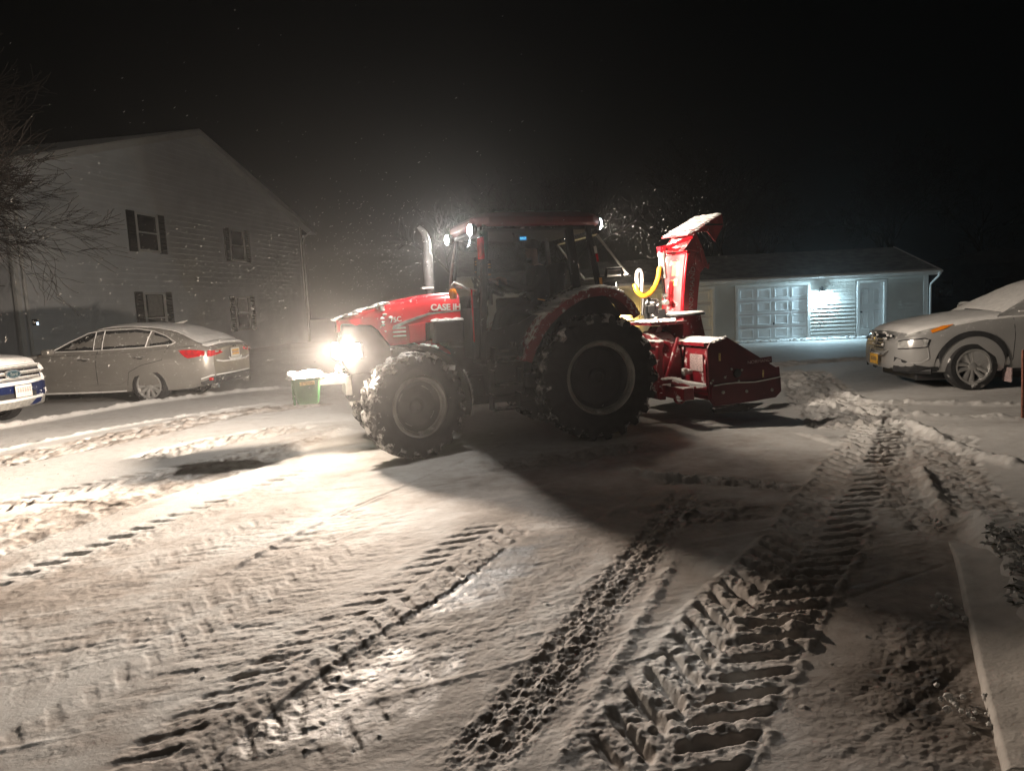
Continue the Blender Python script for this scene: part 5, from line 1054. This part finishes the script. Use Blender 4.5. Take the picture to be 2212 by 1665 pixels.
MB().tube([(3.60, -.62, .715), (3.66, -.3, .70), (3.665, .3, .70), (3.60, .62, .715), (3.50, .72, .78)], .035, 8).build('grille_snow', M['snow'], es, sm=True)
MB().loft([[(3.40, y, .44), (3.64 - .15 * y * y, y, .44), (3.66 - .15 * y * y, y, .69), (3.45, y, .69)] for y in np.linspace(-.80, .80, 13)]).build('front_bumper', M['blue_paint'], es, bevel=.02)
MB().box((3.63, 0, .50), (.04, .95, .09)).build('lower_grille', M['plastic'], es, bevel=.01)
MB().loft([[(3.30, y, .26), (3.62 - .20 * y * y, y, .29), (3.66 - .20 * y * y, y, .42), (3.40, y, .43)] for y in np.linspace(-.82, .82, 13)]).build('skid_plate', M['steel'], es, bevel=.02)
MB().tube([(3.42, -.86, .46), (3.62, -.6, .435), (3.67, 0, .43), (3.62, .6, .435), (3.46, .82, .46)], .026, 8).build('skid_plate_snow', M['snow'], es, sm=True)
pt = MB().box((3.69, .16, .565), (.014, .34, .19)).build('licence_plate', M['plate_w'], es, bevel=.006)
MB().add([(3.6985, .02 + .05 * i + dx, z0 + dz) for z0, hh in ((.60, .02), (.548, .045)) for i in range(6) for dx, dz in ((0, 0), (.036, 0), (.036, hh), (0, hh))], [(4 * i, 4 * i + 1, 4 * i + 2, 4 * i + 3) for i in range(12)]).build('plate_marks', M['label_dim'], pt)
Es.snow('bonnet_snow', 2.05, 3.52, 'b', .05, .0); Es.snow('windscreen_snow', 1.05, 2.24, 'h', .03, .02); Es.snow('roof_snow', -.9, 1.05, 'h', .05, .02)

# ------------------------------------------------------------------ apartment house on the left
hs = thing('apartment_house', 'two storey pale sided house with black shutters and shallow gable behind the grey sedan', 'house', (-11.07, 39.2, .06), R(-100))
HX = 18.5; AP = 9.2; EZ = 6.33; AZ = 9.16; DP = 16.0
def rake(x): return EZ + (AZ - EZ) * (1 - abs(x - AP) / AP)
b = MB(); b.prism([(0, -.3), (HX, -.3), (HX, EZ - .05), (AP, AZ - .05), (0, EZ - .05)], -DP, -.02); wl = b.build('wall', M['siding'], hs)
CO = .215; k = 0; zz = .15
while zz < AZ - .1:
    lo = zz; hi = min(zz + CO, AZ - .08)
    def ext(z): return (0.02, HX - .02) if z <= EZ else (AP * (z - EZ) / (AZ - EZ) + .02, HX - (HX - AP) * (z - EZ) / (AZ - EZ) - .02)
    (a0, a1), (c0, c1) = ext(lo), ext(hi)
    if a1 - a0 > .3:
        MB().add([(a0, .018, lo), (a1, .018, lo), (c1, .002, hi), (c0, .002, hi), (a0, -.02, lo), (a1, -.02, lo)], [(0, 1, 2, 3), (0, 4, 5, 1)]).build('siding_board', M['siding'], wl, fix=False)
    zz += CO; k += 1
b = MB()
for sx in (1, -1):
    x0, x1 = (AP, -1.0) if sx > 0 else (AP, HX + .9)
    z1 = AZ + .12 - (AZ - EZ) / AP * (abs(x1 - AP))
    b.add([(x0, .42, AZ + .12), (x1, .42, z1), (x1, -DP - .4, z1), (x0, -DP - .4, AZ + .12), (x0, .42, AZ - .06), (x1, .42, z1 - .18), (x1, -DP - .4, z1 - .18), (x0, -DP - .4, AZ - .06)], [(0, 1, 2, 3), (4, 7, 6, 5), (0, 4, 5, 1), (1, 5, 6, 2), (2, 6, 7, 3)])
rf = b.build('roof', M['shingle'], hs)
for sx in (1, -1):
    x1 = -1.01 if sx > 0 else HX + .91; z1 = AZ + .13 - (AZ - EZ) / AP * abs(x1 - AP)
    MB().add([(AP, .43, AZ + .14), (x1, .43, z1 + .01), (x1, .43, z1 - .22), (AP, .43, AZ - .09), (AP, .46, AZ + .14), (x1, .46, z1 + .01), (x1, .46, z1 - .22), (AP, .46, AZ - .09)], [(0, 3, 2, 1), (4, 5, 6, 7), (0, 1, 5, 4), (2, 3, 7, 6), (1, 2, 6, 5)]).build('fascia', M['white'], rf)
    MB().add([(AP, .425, AZ - .065), (x1, .425, z1 - .185), (x1, .02, z1 - .185), (AP, .02, AZ - .065), (AP, .425, AZ - .085), (x1, .425, z1 - .205), (x1, .02, z1 - .205), (AP, .02, AZ - .085)], [(0, 1, 2, 3), (4, 7, 6, 5), (0, 4, 5, 1), (2, 6, 7, 3), (1, 5, 6, 2)]).build('soffit', M['white'], rf)
    MB().tube([(x1, .5, z1 - .10), (x1, -DP, z1 - .10)], .07, 8).build('gutter', M['white'], rf)
    MB().add([(AP, .40, AZ + .125), (x1, .40, z1 + .005), (x1, -DP - .3, z1 + .005), (AP, -DP - .3, AZ + .125), (AP, .42, AZ + .17), (x1, .42, z1 + .05), (x1, -DP - .3, z1 + .05), (AP, -DP - .3, AZ + .17)], [(4, 5, 6, 7), (0, 1, 5, 4), (1, 2, 6, 5)]).build('roof_snow', M['snow'], rf)
for x_ in (-.02, HX + .02): MB().box((x_, .0, EZ / 2), (.16, .10, EZ + .2)).build('corner_trim', M['white'], hs)
MB().tube([(-.75, .40, EZ - .15), (-.30, .10, EZ - .55), (-.14, .08, EZ - .9), (-.14, .08, .2)], .05, 8).build('downspout', M['white'], hs, sm=True)
MB().tube([(HX + .7, .40, EZ - .15), (HX + .2, .12, EZ - .6), (HX - .18, .10, EZ - .9), (HX - .18, .10, .2)], .05, 8).build('downspout', M['white'], hs, sm=True)
for (cx_, z0, z1, split) in ((12.55, 4.22, 5.55, .5), (6.47, 4.18, 5.52, .5), (12.55, 1.10, 2.66, .42), (6.47, 1.06, 2.52, .5)):
    hw = .58; fr = MB(); t = .075
    fr.box((cx_ - hw, .04, (z0 + z1) / 2), (t, .10, z1 - z0 + t)); fr.box((cx_ + hw, .04, (z0 + z1) / 2), (t, .10, z1 - z0 + t)); fr.box((cx_, .04, z1), (2 * hw - t, .10, t)); fr.box((cx_, .05, z0), (2 * hw - t, .13, t)); zm = z0 + (z1 - z0) * split; fr.box((cx_, .035, zm), (2 * hw - t, .05, .05))
    w_ = fr.build('window', M['white'], hs)
    MB().box((cx_, .018, (zm + z1) / 2), (2 * hw - t, .012, z1 - zm - .05)).build('pane', M['window'], w_); MB().box((cx_, .022, (zm + z0) / 2), (2 * hw - t, .012, zm - z0 - .05)).build('pane', M['window'], w_)
    if z0 < 2: MB().box((cx_ - .05, .030, (zm + z1) / 2), (2 * hw - .35, .006, z1 - zm - .12)).build('blind', M['rim_grey'], w_)
    for s in (1, -1):
        sh = MB(); sc = cx_ + s * (hw + .25); sh.box((sc, .04, (z0 + z1) / 2), (.40, .05, z1 - z0 + .12))
        q = sh.build('shutter', M['shutter'], hs)
        for j in range(12): 
            zc = z0 + .06 + (z1 - z0 - .12) * (j + .5) / 12; MB().box((sc, .072, zc), (.32, .022, .055), Matrix.Rotation(R(22), 3, 'X')).build('slat', M['shutter'], q)
hl_ = MB().box((HX - .40, .10, 1.78), (.10, .12, .18)).build('porch_lamp', M['plastic'], hs, bevel=.01)
MB().box((HX - .40, .165, 1.74), (.07, .01, .09)).build('lamp_lens', M['lamp_small'], hl_)

# ------------------------------------------------------------------ garages on the right
ga = thing('garage_row', 'low pale garage building with snowy roof and a glowing wall lamp behind the snow blower', 'garage', (16.08, 27.44, -.24), R(-4.3))
GL = -17.0; GH = 2.42; GD = 7.0
b = MB(); b.box((GL / 2, GD / 2 + .02, GH / 2 - .1), (-GL, GD, GH + .2)); gw = b.build('wall', M['siding_g'], ga)
def sid(x0, x1, z0=.12, z1=2.36, st=.14):
    b = MB(); z = z0
    while z < z1:
        h = min(z + st, z1); b.add([(x0, -.055, z), (x1, -.055, z), (x1, .002, h), (x0, .002, h), (x0, .012, z), (x1, .012, z)], [(0, 3, 2, 1), (0, 1, 5, 4)]); z += st
    o = b.build('siding', M['siding_g'], gw, fix=False); o['kind'] = 'stuff'; return o
for x0, x1 in ((GL, -14.2), (-12.0, -10.94), (-8.0, -7.26), (-4.36, -2.66), (-1.46, -.12)): sid(x0, x1)
sid(-7.26, -4.36, 2.27); sid(-10.94, -8.0, 2.27); sid(-2.66, -1.46, 2.27)
def panel(par, xc, zc, a, h):
    R_ = [[(xc + sx * (a - i), y, zc + sz * (h - i)) for sx, sz in ((-1, -1), (1, -1), (1, 1), (-1, 1))] for i, y in ((0, .012), (.012, -.010), (.045, -.010), (.06, .006))]
    return MB().loft(R_).build('panel', M['door_white'], par)
def trim(x0, x1, h):
    b = MB(); b.box((x0, -.03, h / 2), (.10, .09, h)); b.box((x1, -.03, h / 2), (.10, .09, h)); b.box(((x0 + x1) / 2, -.032, h + .05), (x1 - x0 + .10, .085, .10)); return b.build('door_trim', M['white'], ga)
for x0, x1 in ((-7.17, -4.42), (-10.85, -8.06), (-14.1, -12.06)):
    trim(x0, x1, 2.16); d_ = MB().box(((x0 + x1) / 2, .03, 1.08), (x1 - x0 - .1, .04, 2.12)).build('garage_door', M['door_white'], ga)
    wd = (x1 - x0 - .1) / 4
    for r_ in range(4):
        for c_ in range(4):
            xc = x0 + .05 + wd * (c_ + .5); zc = .09 + .52 * (r_ + .5)
            panel(d_, xc, zc, wd * .40, .19)
    for r_ in range(1, 4): MB().box(((x0 + x1) / 2, .006, .065 + .52 * r_), (x1 - x0 - .12, .012, .014)).build('panel_joint', M['label_dim'], d_)
    MB().box(((x0 + x1) / 2 + .05, -.01, .72), (.05, .05, .09)).build('door_pull', M['plastic'], d_, bevel=.008)
trim(-2.56, -1.56, 2.12); d_ = MB().box((-2.06, .03, 1.06), (.90, .04, 2.10)).build('entry_door', M['door_white'], ga)
for xc, zc, w_, h_ in ((-2.27, 1.62, .26, .60), (-1.85, 1.62, .26, .60), (-2.27, .72, .26, .72), (-1.85, .72, .26, .72)):
    panel(d_, xc, zc, w_ / 2, h_ / 2)
MB().lathe([(0, -.075), (.028, -.07), (.035, -.05), (.012, -.03), (.03, .005)], 14, 'y', (-2.44, 0, 1.02)).build('knob', M['plastic'], d_, sm=True)
for x_ in (-.05,): MB().box((x_, -.005, GH / 2), (.16, .09, GH)).build('corner_trim', M['white'], ga)
RZ = 3.62; b = MB()
b.add([(GL - .35, -.42, GH + .06), (.28, -.42, GH + .06), (.28, GD / 2, RZ), (GL - .35, GD / 2, RZ), (.28, GD + .42, GH + .06), (GL - .35, GD + .42, GH + .06), (GL - .35, -.42, GH - .03), (.28, -.42, GH - .03), (.28, GD + .42, GH - .03), (GL - .35, GD + .42, GH - .03)], [(0, 1, 2, 3), (3, 2, 4, 5), (6, 9, 8, 7), (1, 7, 8, 4, 2), (0, 3, 5, 9, 6), (4, 8, 9, 5), (0, 6, 7, 1)])
rf = b.build('roof', M['shingle'], ga)
MB().box((GL / 2 - .03, -.435, GH - .02), (-GL + .66, .03, .17)).build('fascia', M['white'], rf)
MB().box((GL / 2 - .03, -.50, GH + .03), (-GL + .70, .10, .085)).build('gutter', M['white'], rf, bevel=.02)
MB().box((GL / 2, -.21, GH - .055), (-GL + .6, .42, .03)).build('soffit', M['white'], rf)
MB().add([(.29, -.44, GH + .09), (.29, GD / 2, RZ + .03), (.29, GD / 2, RZ - .13), (.29, -.44, GH - .07), (.32, -.44, GH + .09), (.32, GD / 2, RZ + .03), (.32, GD / 2, RZ - .13), (.32, -.44, GH - .07)], [(0, 1, 2, 3), (4, 7, 6, 5), (0, 4, 5, 1), (3, 2, 6, 7), (0, 3, 7, 4)]).build('rake_board', M['white'], rf)
MB().tube([(.22, -.50, GH), (.20, -.47, GH - .14), (.10, -.12, GH - .42), (.09, -.09, GH - .5), (.09, -.09, .1)], .04, 8).build('downspout', M['white'], ga, sm=True)
MB().add([(GL - .3, -.54, GH + .074), (.28, -.54, GH + .074), (.28, -.40, GH + .12), (GL - .3, -.40, GH + .12)], [(0, 1, 2, 3)]).build('eave_snow', M['snow'], rf)
def f(b):
    rnd = random.Random(2)
    for i in range(70): b.blob((-7.2 + 7.4 * i / 69, -.12 + rnd.uniform(-.05, .05), .04), (.12, .12, rnd.uniform(.05, .09)), i, 8, .25, .3)
b = MB(); f(b); b.build('drift_snow', M['snow'], ga, sm=True)
def wall_lamp(x, z, lens, label):
    e = thing('wall_lamp', label, 'lamp', ga.matrix_basis @ Vector((x, 0, z)), R(-4.3), 'lit lamps on the garage wall')
    MB().box((0, -.03, .14), (.13, .05, .22)).build('back_plate', M['plastic'], e, bevel=.01)
    MB().lathe([(.03, .28), (.05, .26), (.115, .14), (.12, .10), (.10, .10)], 8, 'z', (0, -.15, 0)).build('lamp_shade', M['plastic'], e)
    MB().tube([(0, -.05, .22), (0, -.12, .30), (0, -.15, .26)], .014, 6).build('arm', M['plastic'], e)
    MB().lathe([(.085, .10), (.105, .04), (.085, -.05), (.03, -.12), (0, -.13)], 16, 'z', (0, -.15, 0)).build('bulb', lens, e, sm=True)
    return e
wl1 = wall_lamp(-3.95, 1.78, M['lamp_cool'], 'cool white lamp glowing on the garage siding between two doors')
lamp('wall_lamp_glow', 'POINT', (0, -.17, -.20), 250, (.55, .84, 1.0), wl1, size=.06, lin=False)
M['lamp_warm'] = mat('lit_warm_bulb', (1, 1, 1), .3, emit=(1.0, .68, .25), estr=8)
wl2 = wall_lamp(-11.55, 1.55, M['lamp_warm'], 'warm yellow lamp on the garage wall half hidden by the tractor fender')
lamp('wall_lamp_glow', 'POINT', (0, -.17, -.22), 90, (1.0, .62, .16), wl2, size=.06, lin=False)

# a dark neighbouring house far behind the right-hand car
fh = thing('far_house', 'dark low house barely visible in the night beyond the silver car', 'house', (31.0, 46.0, -.24), R(-30))
b = MB(); b.box((0, 0, 1.5), (9, 7, 3.2)); b.build('wall', M['dark_shingle'], fh)
b = MB(); b.prism([(-4.9, 3.0), (4.9, 3.0), (0, 3.9)], -3.9, 3.9); b.build('roof', M['dark_shingle'], fh)
for x_ in (-2.6, 0, 2.6):
    w_ = MB().box((x_, -3.53, 1.6), (1.1, .08, 1.2)).build('window', M['plastic'], fh); MB().box((x_, -3.575, 1.6), (.95, .03, 1.05)).build('pane', M['window'], w_)

# ------------------------------------------------------------------ bare trees
def grow(seed, base, d0, L0, r0, depth, spread=.55, up=.15, kids=(3, 4), side=None, nseg=5, minr=.006):
    rnd = random.Random(seed); trunk = MB(); crown = MB()
    def rec(p, d, L, r, lev):
        pts = [p]; rs = [r]; q = Vector(p); dd = Vector(d).normalized(); starts = []
        for i in range(nseg):
            dd = (dd + Vector((rnd.gauss(0, .13), rnd.gauss(0, .13), rnd.gauss(0, .10) + up * .12))).normalized(); q = q + dd * (L / nseg); pts.append(q.copy()); rs.append(max(minr, r * (1 - .62 * (i + 1) / nseg)))
            if i >= 1 or lev > 0: starts.append((q.copy(), dd.copy(), rs[-1]))
        (trunk if lev == 0 else crown).tube(pts, rs, 7 if lev < 2 else (4 if lev < 3 else 3), cap=lev < 2)
        if lev < depth:
            n = rnd.randint(*kids)
            for j in range(n + (1 if lev == 0 else 0)):
                s_, d_, r_ = starts[min(len(starts) - 1, int(rnd.uniform(.25, 1.0) * len(starts)))]
                a = rnd.uniform(0, 2 * math.pi); perp = d_.orthogonal().normalized(); perp = Matrix.Rotation(a, 3, d_) @ perp
                nd = d_ * (1 - spread * .45) + perp * spread * rnd.uniform(.6, 1.25) + Vector((0, 0, up))
                if side is not None: nd = nd + Vector(side) * (.55 if lev == 0 else .22)
                rec(s_, nd, L * rnd.uniform(.55, .80), r_ * rnd.uniform(.62, .82), lev + 1)
    rec(Vector(base), d0, L0, r0, 0); return trunk, crown
def tree(label, loc, seed, h, r, depth, m, group=None, **k):
    t = thing('bare_tree', label, 'tree', loc, 0, group); a, c = grow(seed, (0, 0, -.1), (0, 0, 1), h, r, depth, **k)
    a.build('trunk', m, t, sm=True); c.build('crown', m, t, sm=True, fix=False); return t
tree('bare tree at the left edge reaching its twigs over the house wall', (-12.5, 15.3, .15), 5, 4.0, .18, 5, M['bark'], spread=.60, up=.03, kids=(5, 5), side=(1.5, -.05, -.02), minr=.006)
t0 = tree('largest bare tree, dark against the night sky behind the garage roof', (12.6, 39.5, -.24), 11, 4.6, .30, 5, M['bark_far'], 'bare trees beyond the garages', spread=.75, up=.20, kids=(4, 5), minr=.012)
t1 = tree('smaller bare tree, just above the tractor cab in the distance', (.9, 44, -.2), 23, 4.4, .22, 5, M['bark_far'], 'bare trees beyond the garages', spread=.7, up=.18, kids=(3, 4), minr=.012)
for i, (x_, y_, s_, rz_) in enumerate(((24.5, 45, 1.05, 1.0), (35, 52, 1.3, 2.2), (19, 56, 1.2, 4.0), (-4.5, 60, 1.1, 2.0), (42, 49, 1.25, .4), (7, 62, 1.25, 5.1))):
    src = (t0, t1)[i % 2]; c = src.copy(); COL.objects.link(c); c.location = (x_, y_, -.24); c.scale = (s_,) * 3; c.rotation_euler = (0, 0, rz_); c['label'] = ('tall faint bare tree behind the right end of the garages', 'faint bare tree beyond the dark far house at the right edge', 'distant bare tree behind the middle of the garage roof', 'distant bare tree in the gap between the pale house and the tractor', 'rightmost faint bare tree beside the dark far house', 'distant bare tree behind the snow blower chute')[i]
    for ch_ in list(src.children): q = ch_.copy(); COL.objects.link(q); q.parent = c

# ------------------------------------------------------------------ kerb, planting bed, stake
def build_kerb():
    P = gpath(KERB_PX, 10); rnd = random.Random(8)
    k0 = int(len(P) * .34); pts = [(P[i][0] - .035 + .004 * math.sin(i * 1.7), P[i][1] - .012, .012 + .006 * math.sin(i * .8)) for i in range(k0, len(P))]
    rings = []
    for i in range(k0, len(P)):
        t = P[min(i + 1, len(P) - 1)] - P[i - 1]; t = t / np.hypot(*t); n = np.array([-t[1], t[0]]); n = n if n[0] > 0 else -n; g = min(1, (i - k0 + 1) / 6) * (1 + .06 * math.sin(i * 1.9))
        rings.append([(*(P[i] + n * u), z * g) for u, z in ((-.075, -.03), (-.070, .040), (-.058, .056), (-.01, .066), (.06, .085), (.16, .13), (.22, .02))])
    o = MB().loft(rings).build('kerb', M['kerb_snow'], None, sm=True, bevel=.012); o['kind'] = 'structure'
    b = MB(); 
    for (i0, k) in ((28, 16), (41, 22), (12, 8)):
        for j in range(k): 
            p = P[min(i0 + j // 6, len(P) - 1)]; r_ = rnd.uniform(.006, .019); b.blob((p[0] - .13 + rnd.uniform(-.10, .08), p[1] + rnd.uniform(-.14, .14), .02 + r_ * .6), (r_, r_, r_ * .9), j + i0, 9, .22)
    o = b.build('snow_clods', M['snow_lump'], None, sm=True); tag(o, 'small broken clods of snow lying along the kerb', 'snow', kind='stuff')
    # clumped ground cover under frost behind the kerb
    rnd = random.Random(77); b = MB(); n = 0; tries = 0
    while n < 8000 and tries < 60000:
        tries += 1; x = rnd.uniform(1.7, 6.2); y = rnd.uniform(1.9, 4.45); k = np.argmin(np.hypot(P[:, 0] - x, P[:, 1] - y)); dx = x - P[k][0]; d = math.hypot(dx, y - P[k][1])
        if dx < 0 or d < .13 + .04 * math.sin(y * 7) or y > 4.42 + .08 * math.sin(x * 9) - .05 * (x - 3): continue
        if d < .3 and rnd.random() < .35: continue
        r = rnd.uniform(.012, .032); z = .165 + min(.14, (d - .13) * .30) + rnd.uniform(-.03, .04)
        for _k in range(3):
            b.m = 1 if rnd.random() < .62 else 0; q = r * rnd.uniform(.7, 1.3); ax = Vector((rnd.gauss(0, 1), rnd.gauss(0, 1), rnd.gauss(0, .35))).normalized() * q; up = Vector((rnd.gauss(0, .45), rnd.gauss(0, .45), 1)).normalized(); ay = up.cross(ax).normalized() * q * .55
            o_ = Vector((x + rnd.uniform(-r, r), y + rnd.uniform(-r, r), z + rnd.uniform(-.02, .02)))
            b.add([o_ - ax, o_ - ax * .1 + ay + Vector((0, 0, .2 * q)), o_ + ax + Vector((0, 0, -.25 * q)), o_ - ax * .1 - ay + Vector((0, 0, .2 * q)), o_ + Vector((0, 0, -.15 * q))], [(0, 4, 1), (1, 4, 2), (2, 4, 3), (3, 4, 0)])
        n += 1
    o = b.build('ground_cover', [M['bush'], M['snow_lump']], None, sm=False, fix=False); tag(o, 'low clumpy plants dusted with snow behind the kerb', 'ground cover', kind='stuff')
build_kerb()
st = tag(MB().loft([[(6.40 + .012 * c + t * .0, 8.80 + .012 * s_, z) for c, s_ in ((1, 1), (-1, 1), (-1, -1), (1, -1))] for z, t in ((-.05, 0),)] + [[(6.36 + .012 * c, 8.78 + .012 * s_, .88) for c, s_ in ((1, 1), (-1, 1), (-1, -1), (1, -1))]]).build('marker_stake', M['rust']), 'thin rusty marker stake standing in the snow at the right edge', 'stake')

# ------------------------------------------------------------------ driven snow in the air
def flakes():
    rnd = random.Random(5); b = MB()
    def one(x, y, z, s):
        L = s * rnd.uniform(1.8, 4.0); a = R(rnd.gauss(28, 9)); dx = Vector((math.cos(a), rnd.uniform(-.3, .3), math.sin(a))).normalized() * L; u = dx.orthogonal().normalized() * s * .5; w = dx.cross(u).normalized() * s * .5; c = Vector((x, y, z))
        b.add([c - dx, c + u, c + w, c - u, c - w, c + dx], [(0, 1, 2), (0, 2, 3), (0, 3, 4), (0, 4, 1), (5, 2, 1), (5, 3, 2), (5, 4, 3), (5, 1, 4)])
    for i in range(3200):
        x = rnd.gauss(-3.6, 2.3); y = rnd.uniform(5.0, 17); z = abs(rnd.gauss(1.2, 1.3)) + .15
        if (x + 2.6) ** 2 + (y - 8.9) ** 2 < .9: continue
        one(x, y, z, rnd.uniform(.0018, .0042))
    for i in range(450): one(rnd.gauss(2.1, .7), rnd.uniform(8.6, 12.5), rnd.gauss(2.55, .42), rnd.uniform(.0018, .0042))
    for i in range(520): one(rnd.gauss(-1.5, .75), rnd.uniform(7.6, 10.6), rnd.gauss(2.45, .38), rnd.uniform(.0024, .0046))
    for i in range(120): one(rnd.uniform(-12, -5), rnd.uniform(11, 16), rnd.uniform(.2, 3), rnd.uniform(.0022, .0042))
    o = b.build('falling_snow', M['snow'], None, fix=False); tag(o, 'wind-driven snowflakes glittering in the tractor lights', 'snow', kind='stuff')
flakes()

# ------------------------------------------------------------------ blowing-snow haze
hm = bpy.data.materials.new('blowing_snow_haze'); hm.use_nodes = True; nt = hm.node_tree
for n in list(nt.nodes):
    if n.type == 'BSDF_PRINCIPLED': nt.nodes.remove(n)
pv = nt.nodes.new('ShaderNodeVolumePrincipled'); pv.inputs['Color'].default_value = (.97, .97, .97, 1); pv.inputs['Density'].default_value = .0018; pv.inputs['Anisotropy'].default_value = .83
nt.links.new(pv.outputs[0], nt.nodes['Material Output'].inputs['Volume'])
b = MB(); b.box((0, 0, 7.0), (350, 350, 17.6)); hz = b.build('haze', hm); hz['kind'] = 'stuff'; hz['label'] = 'thin haze of blowing snow filling the night air'

for o in list(bpy.data.objects):
    if o.type == 'MESH' and o.name.split('.')[0] in {'box_rib', 'brace_bar', 'chute_label', 'door_trim', 'edge_flange', 'lift_arm', 'rim_bracket', 'door_frame', 'eye', 'warning_label', 'side_panel', 'hitch_frame', 'fuel_tank', 'gearbox', 'door_sill', 'front_bracket', 'cylinder_arm', 'hydraulic_outlet', 'seam_edge', 'wheel_nut', 'top_snow', 'hose_end'}: split_loose(o)
for o in bpy.data.objects:
    if o.type == 'MESH' and o.name.split('.')[0] in {'tread_snow', 'hood_snow', 'motor_snow', 'drift_snow'}: o['kind'] = 'stuff'
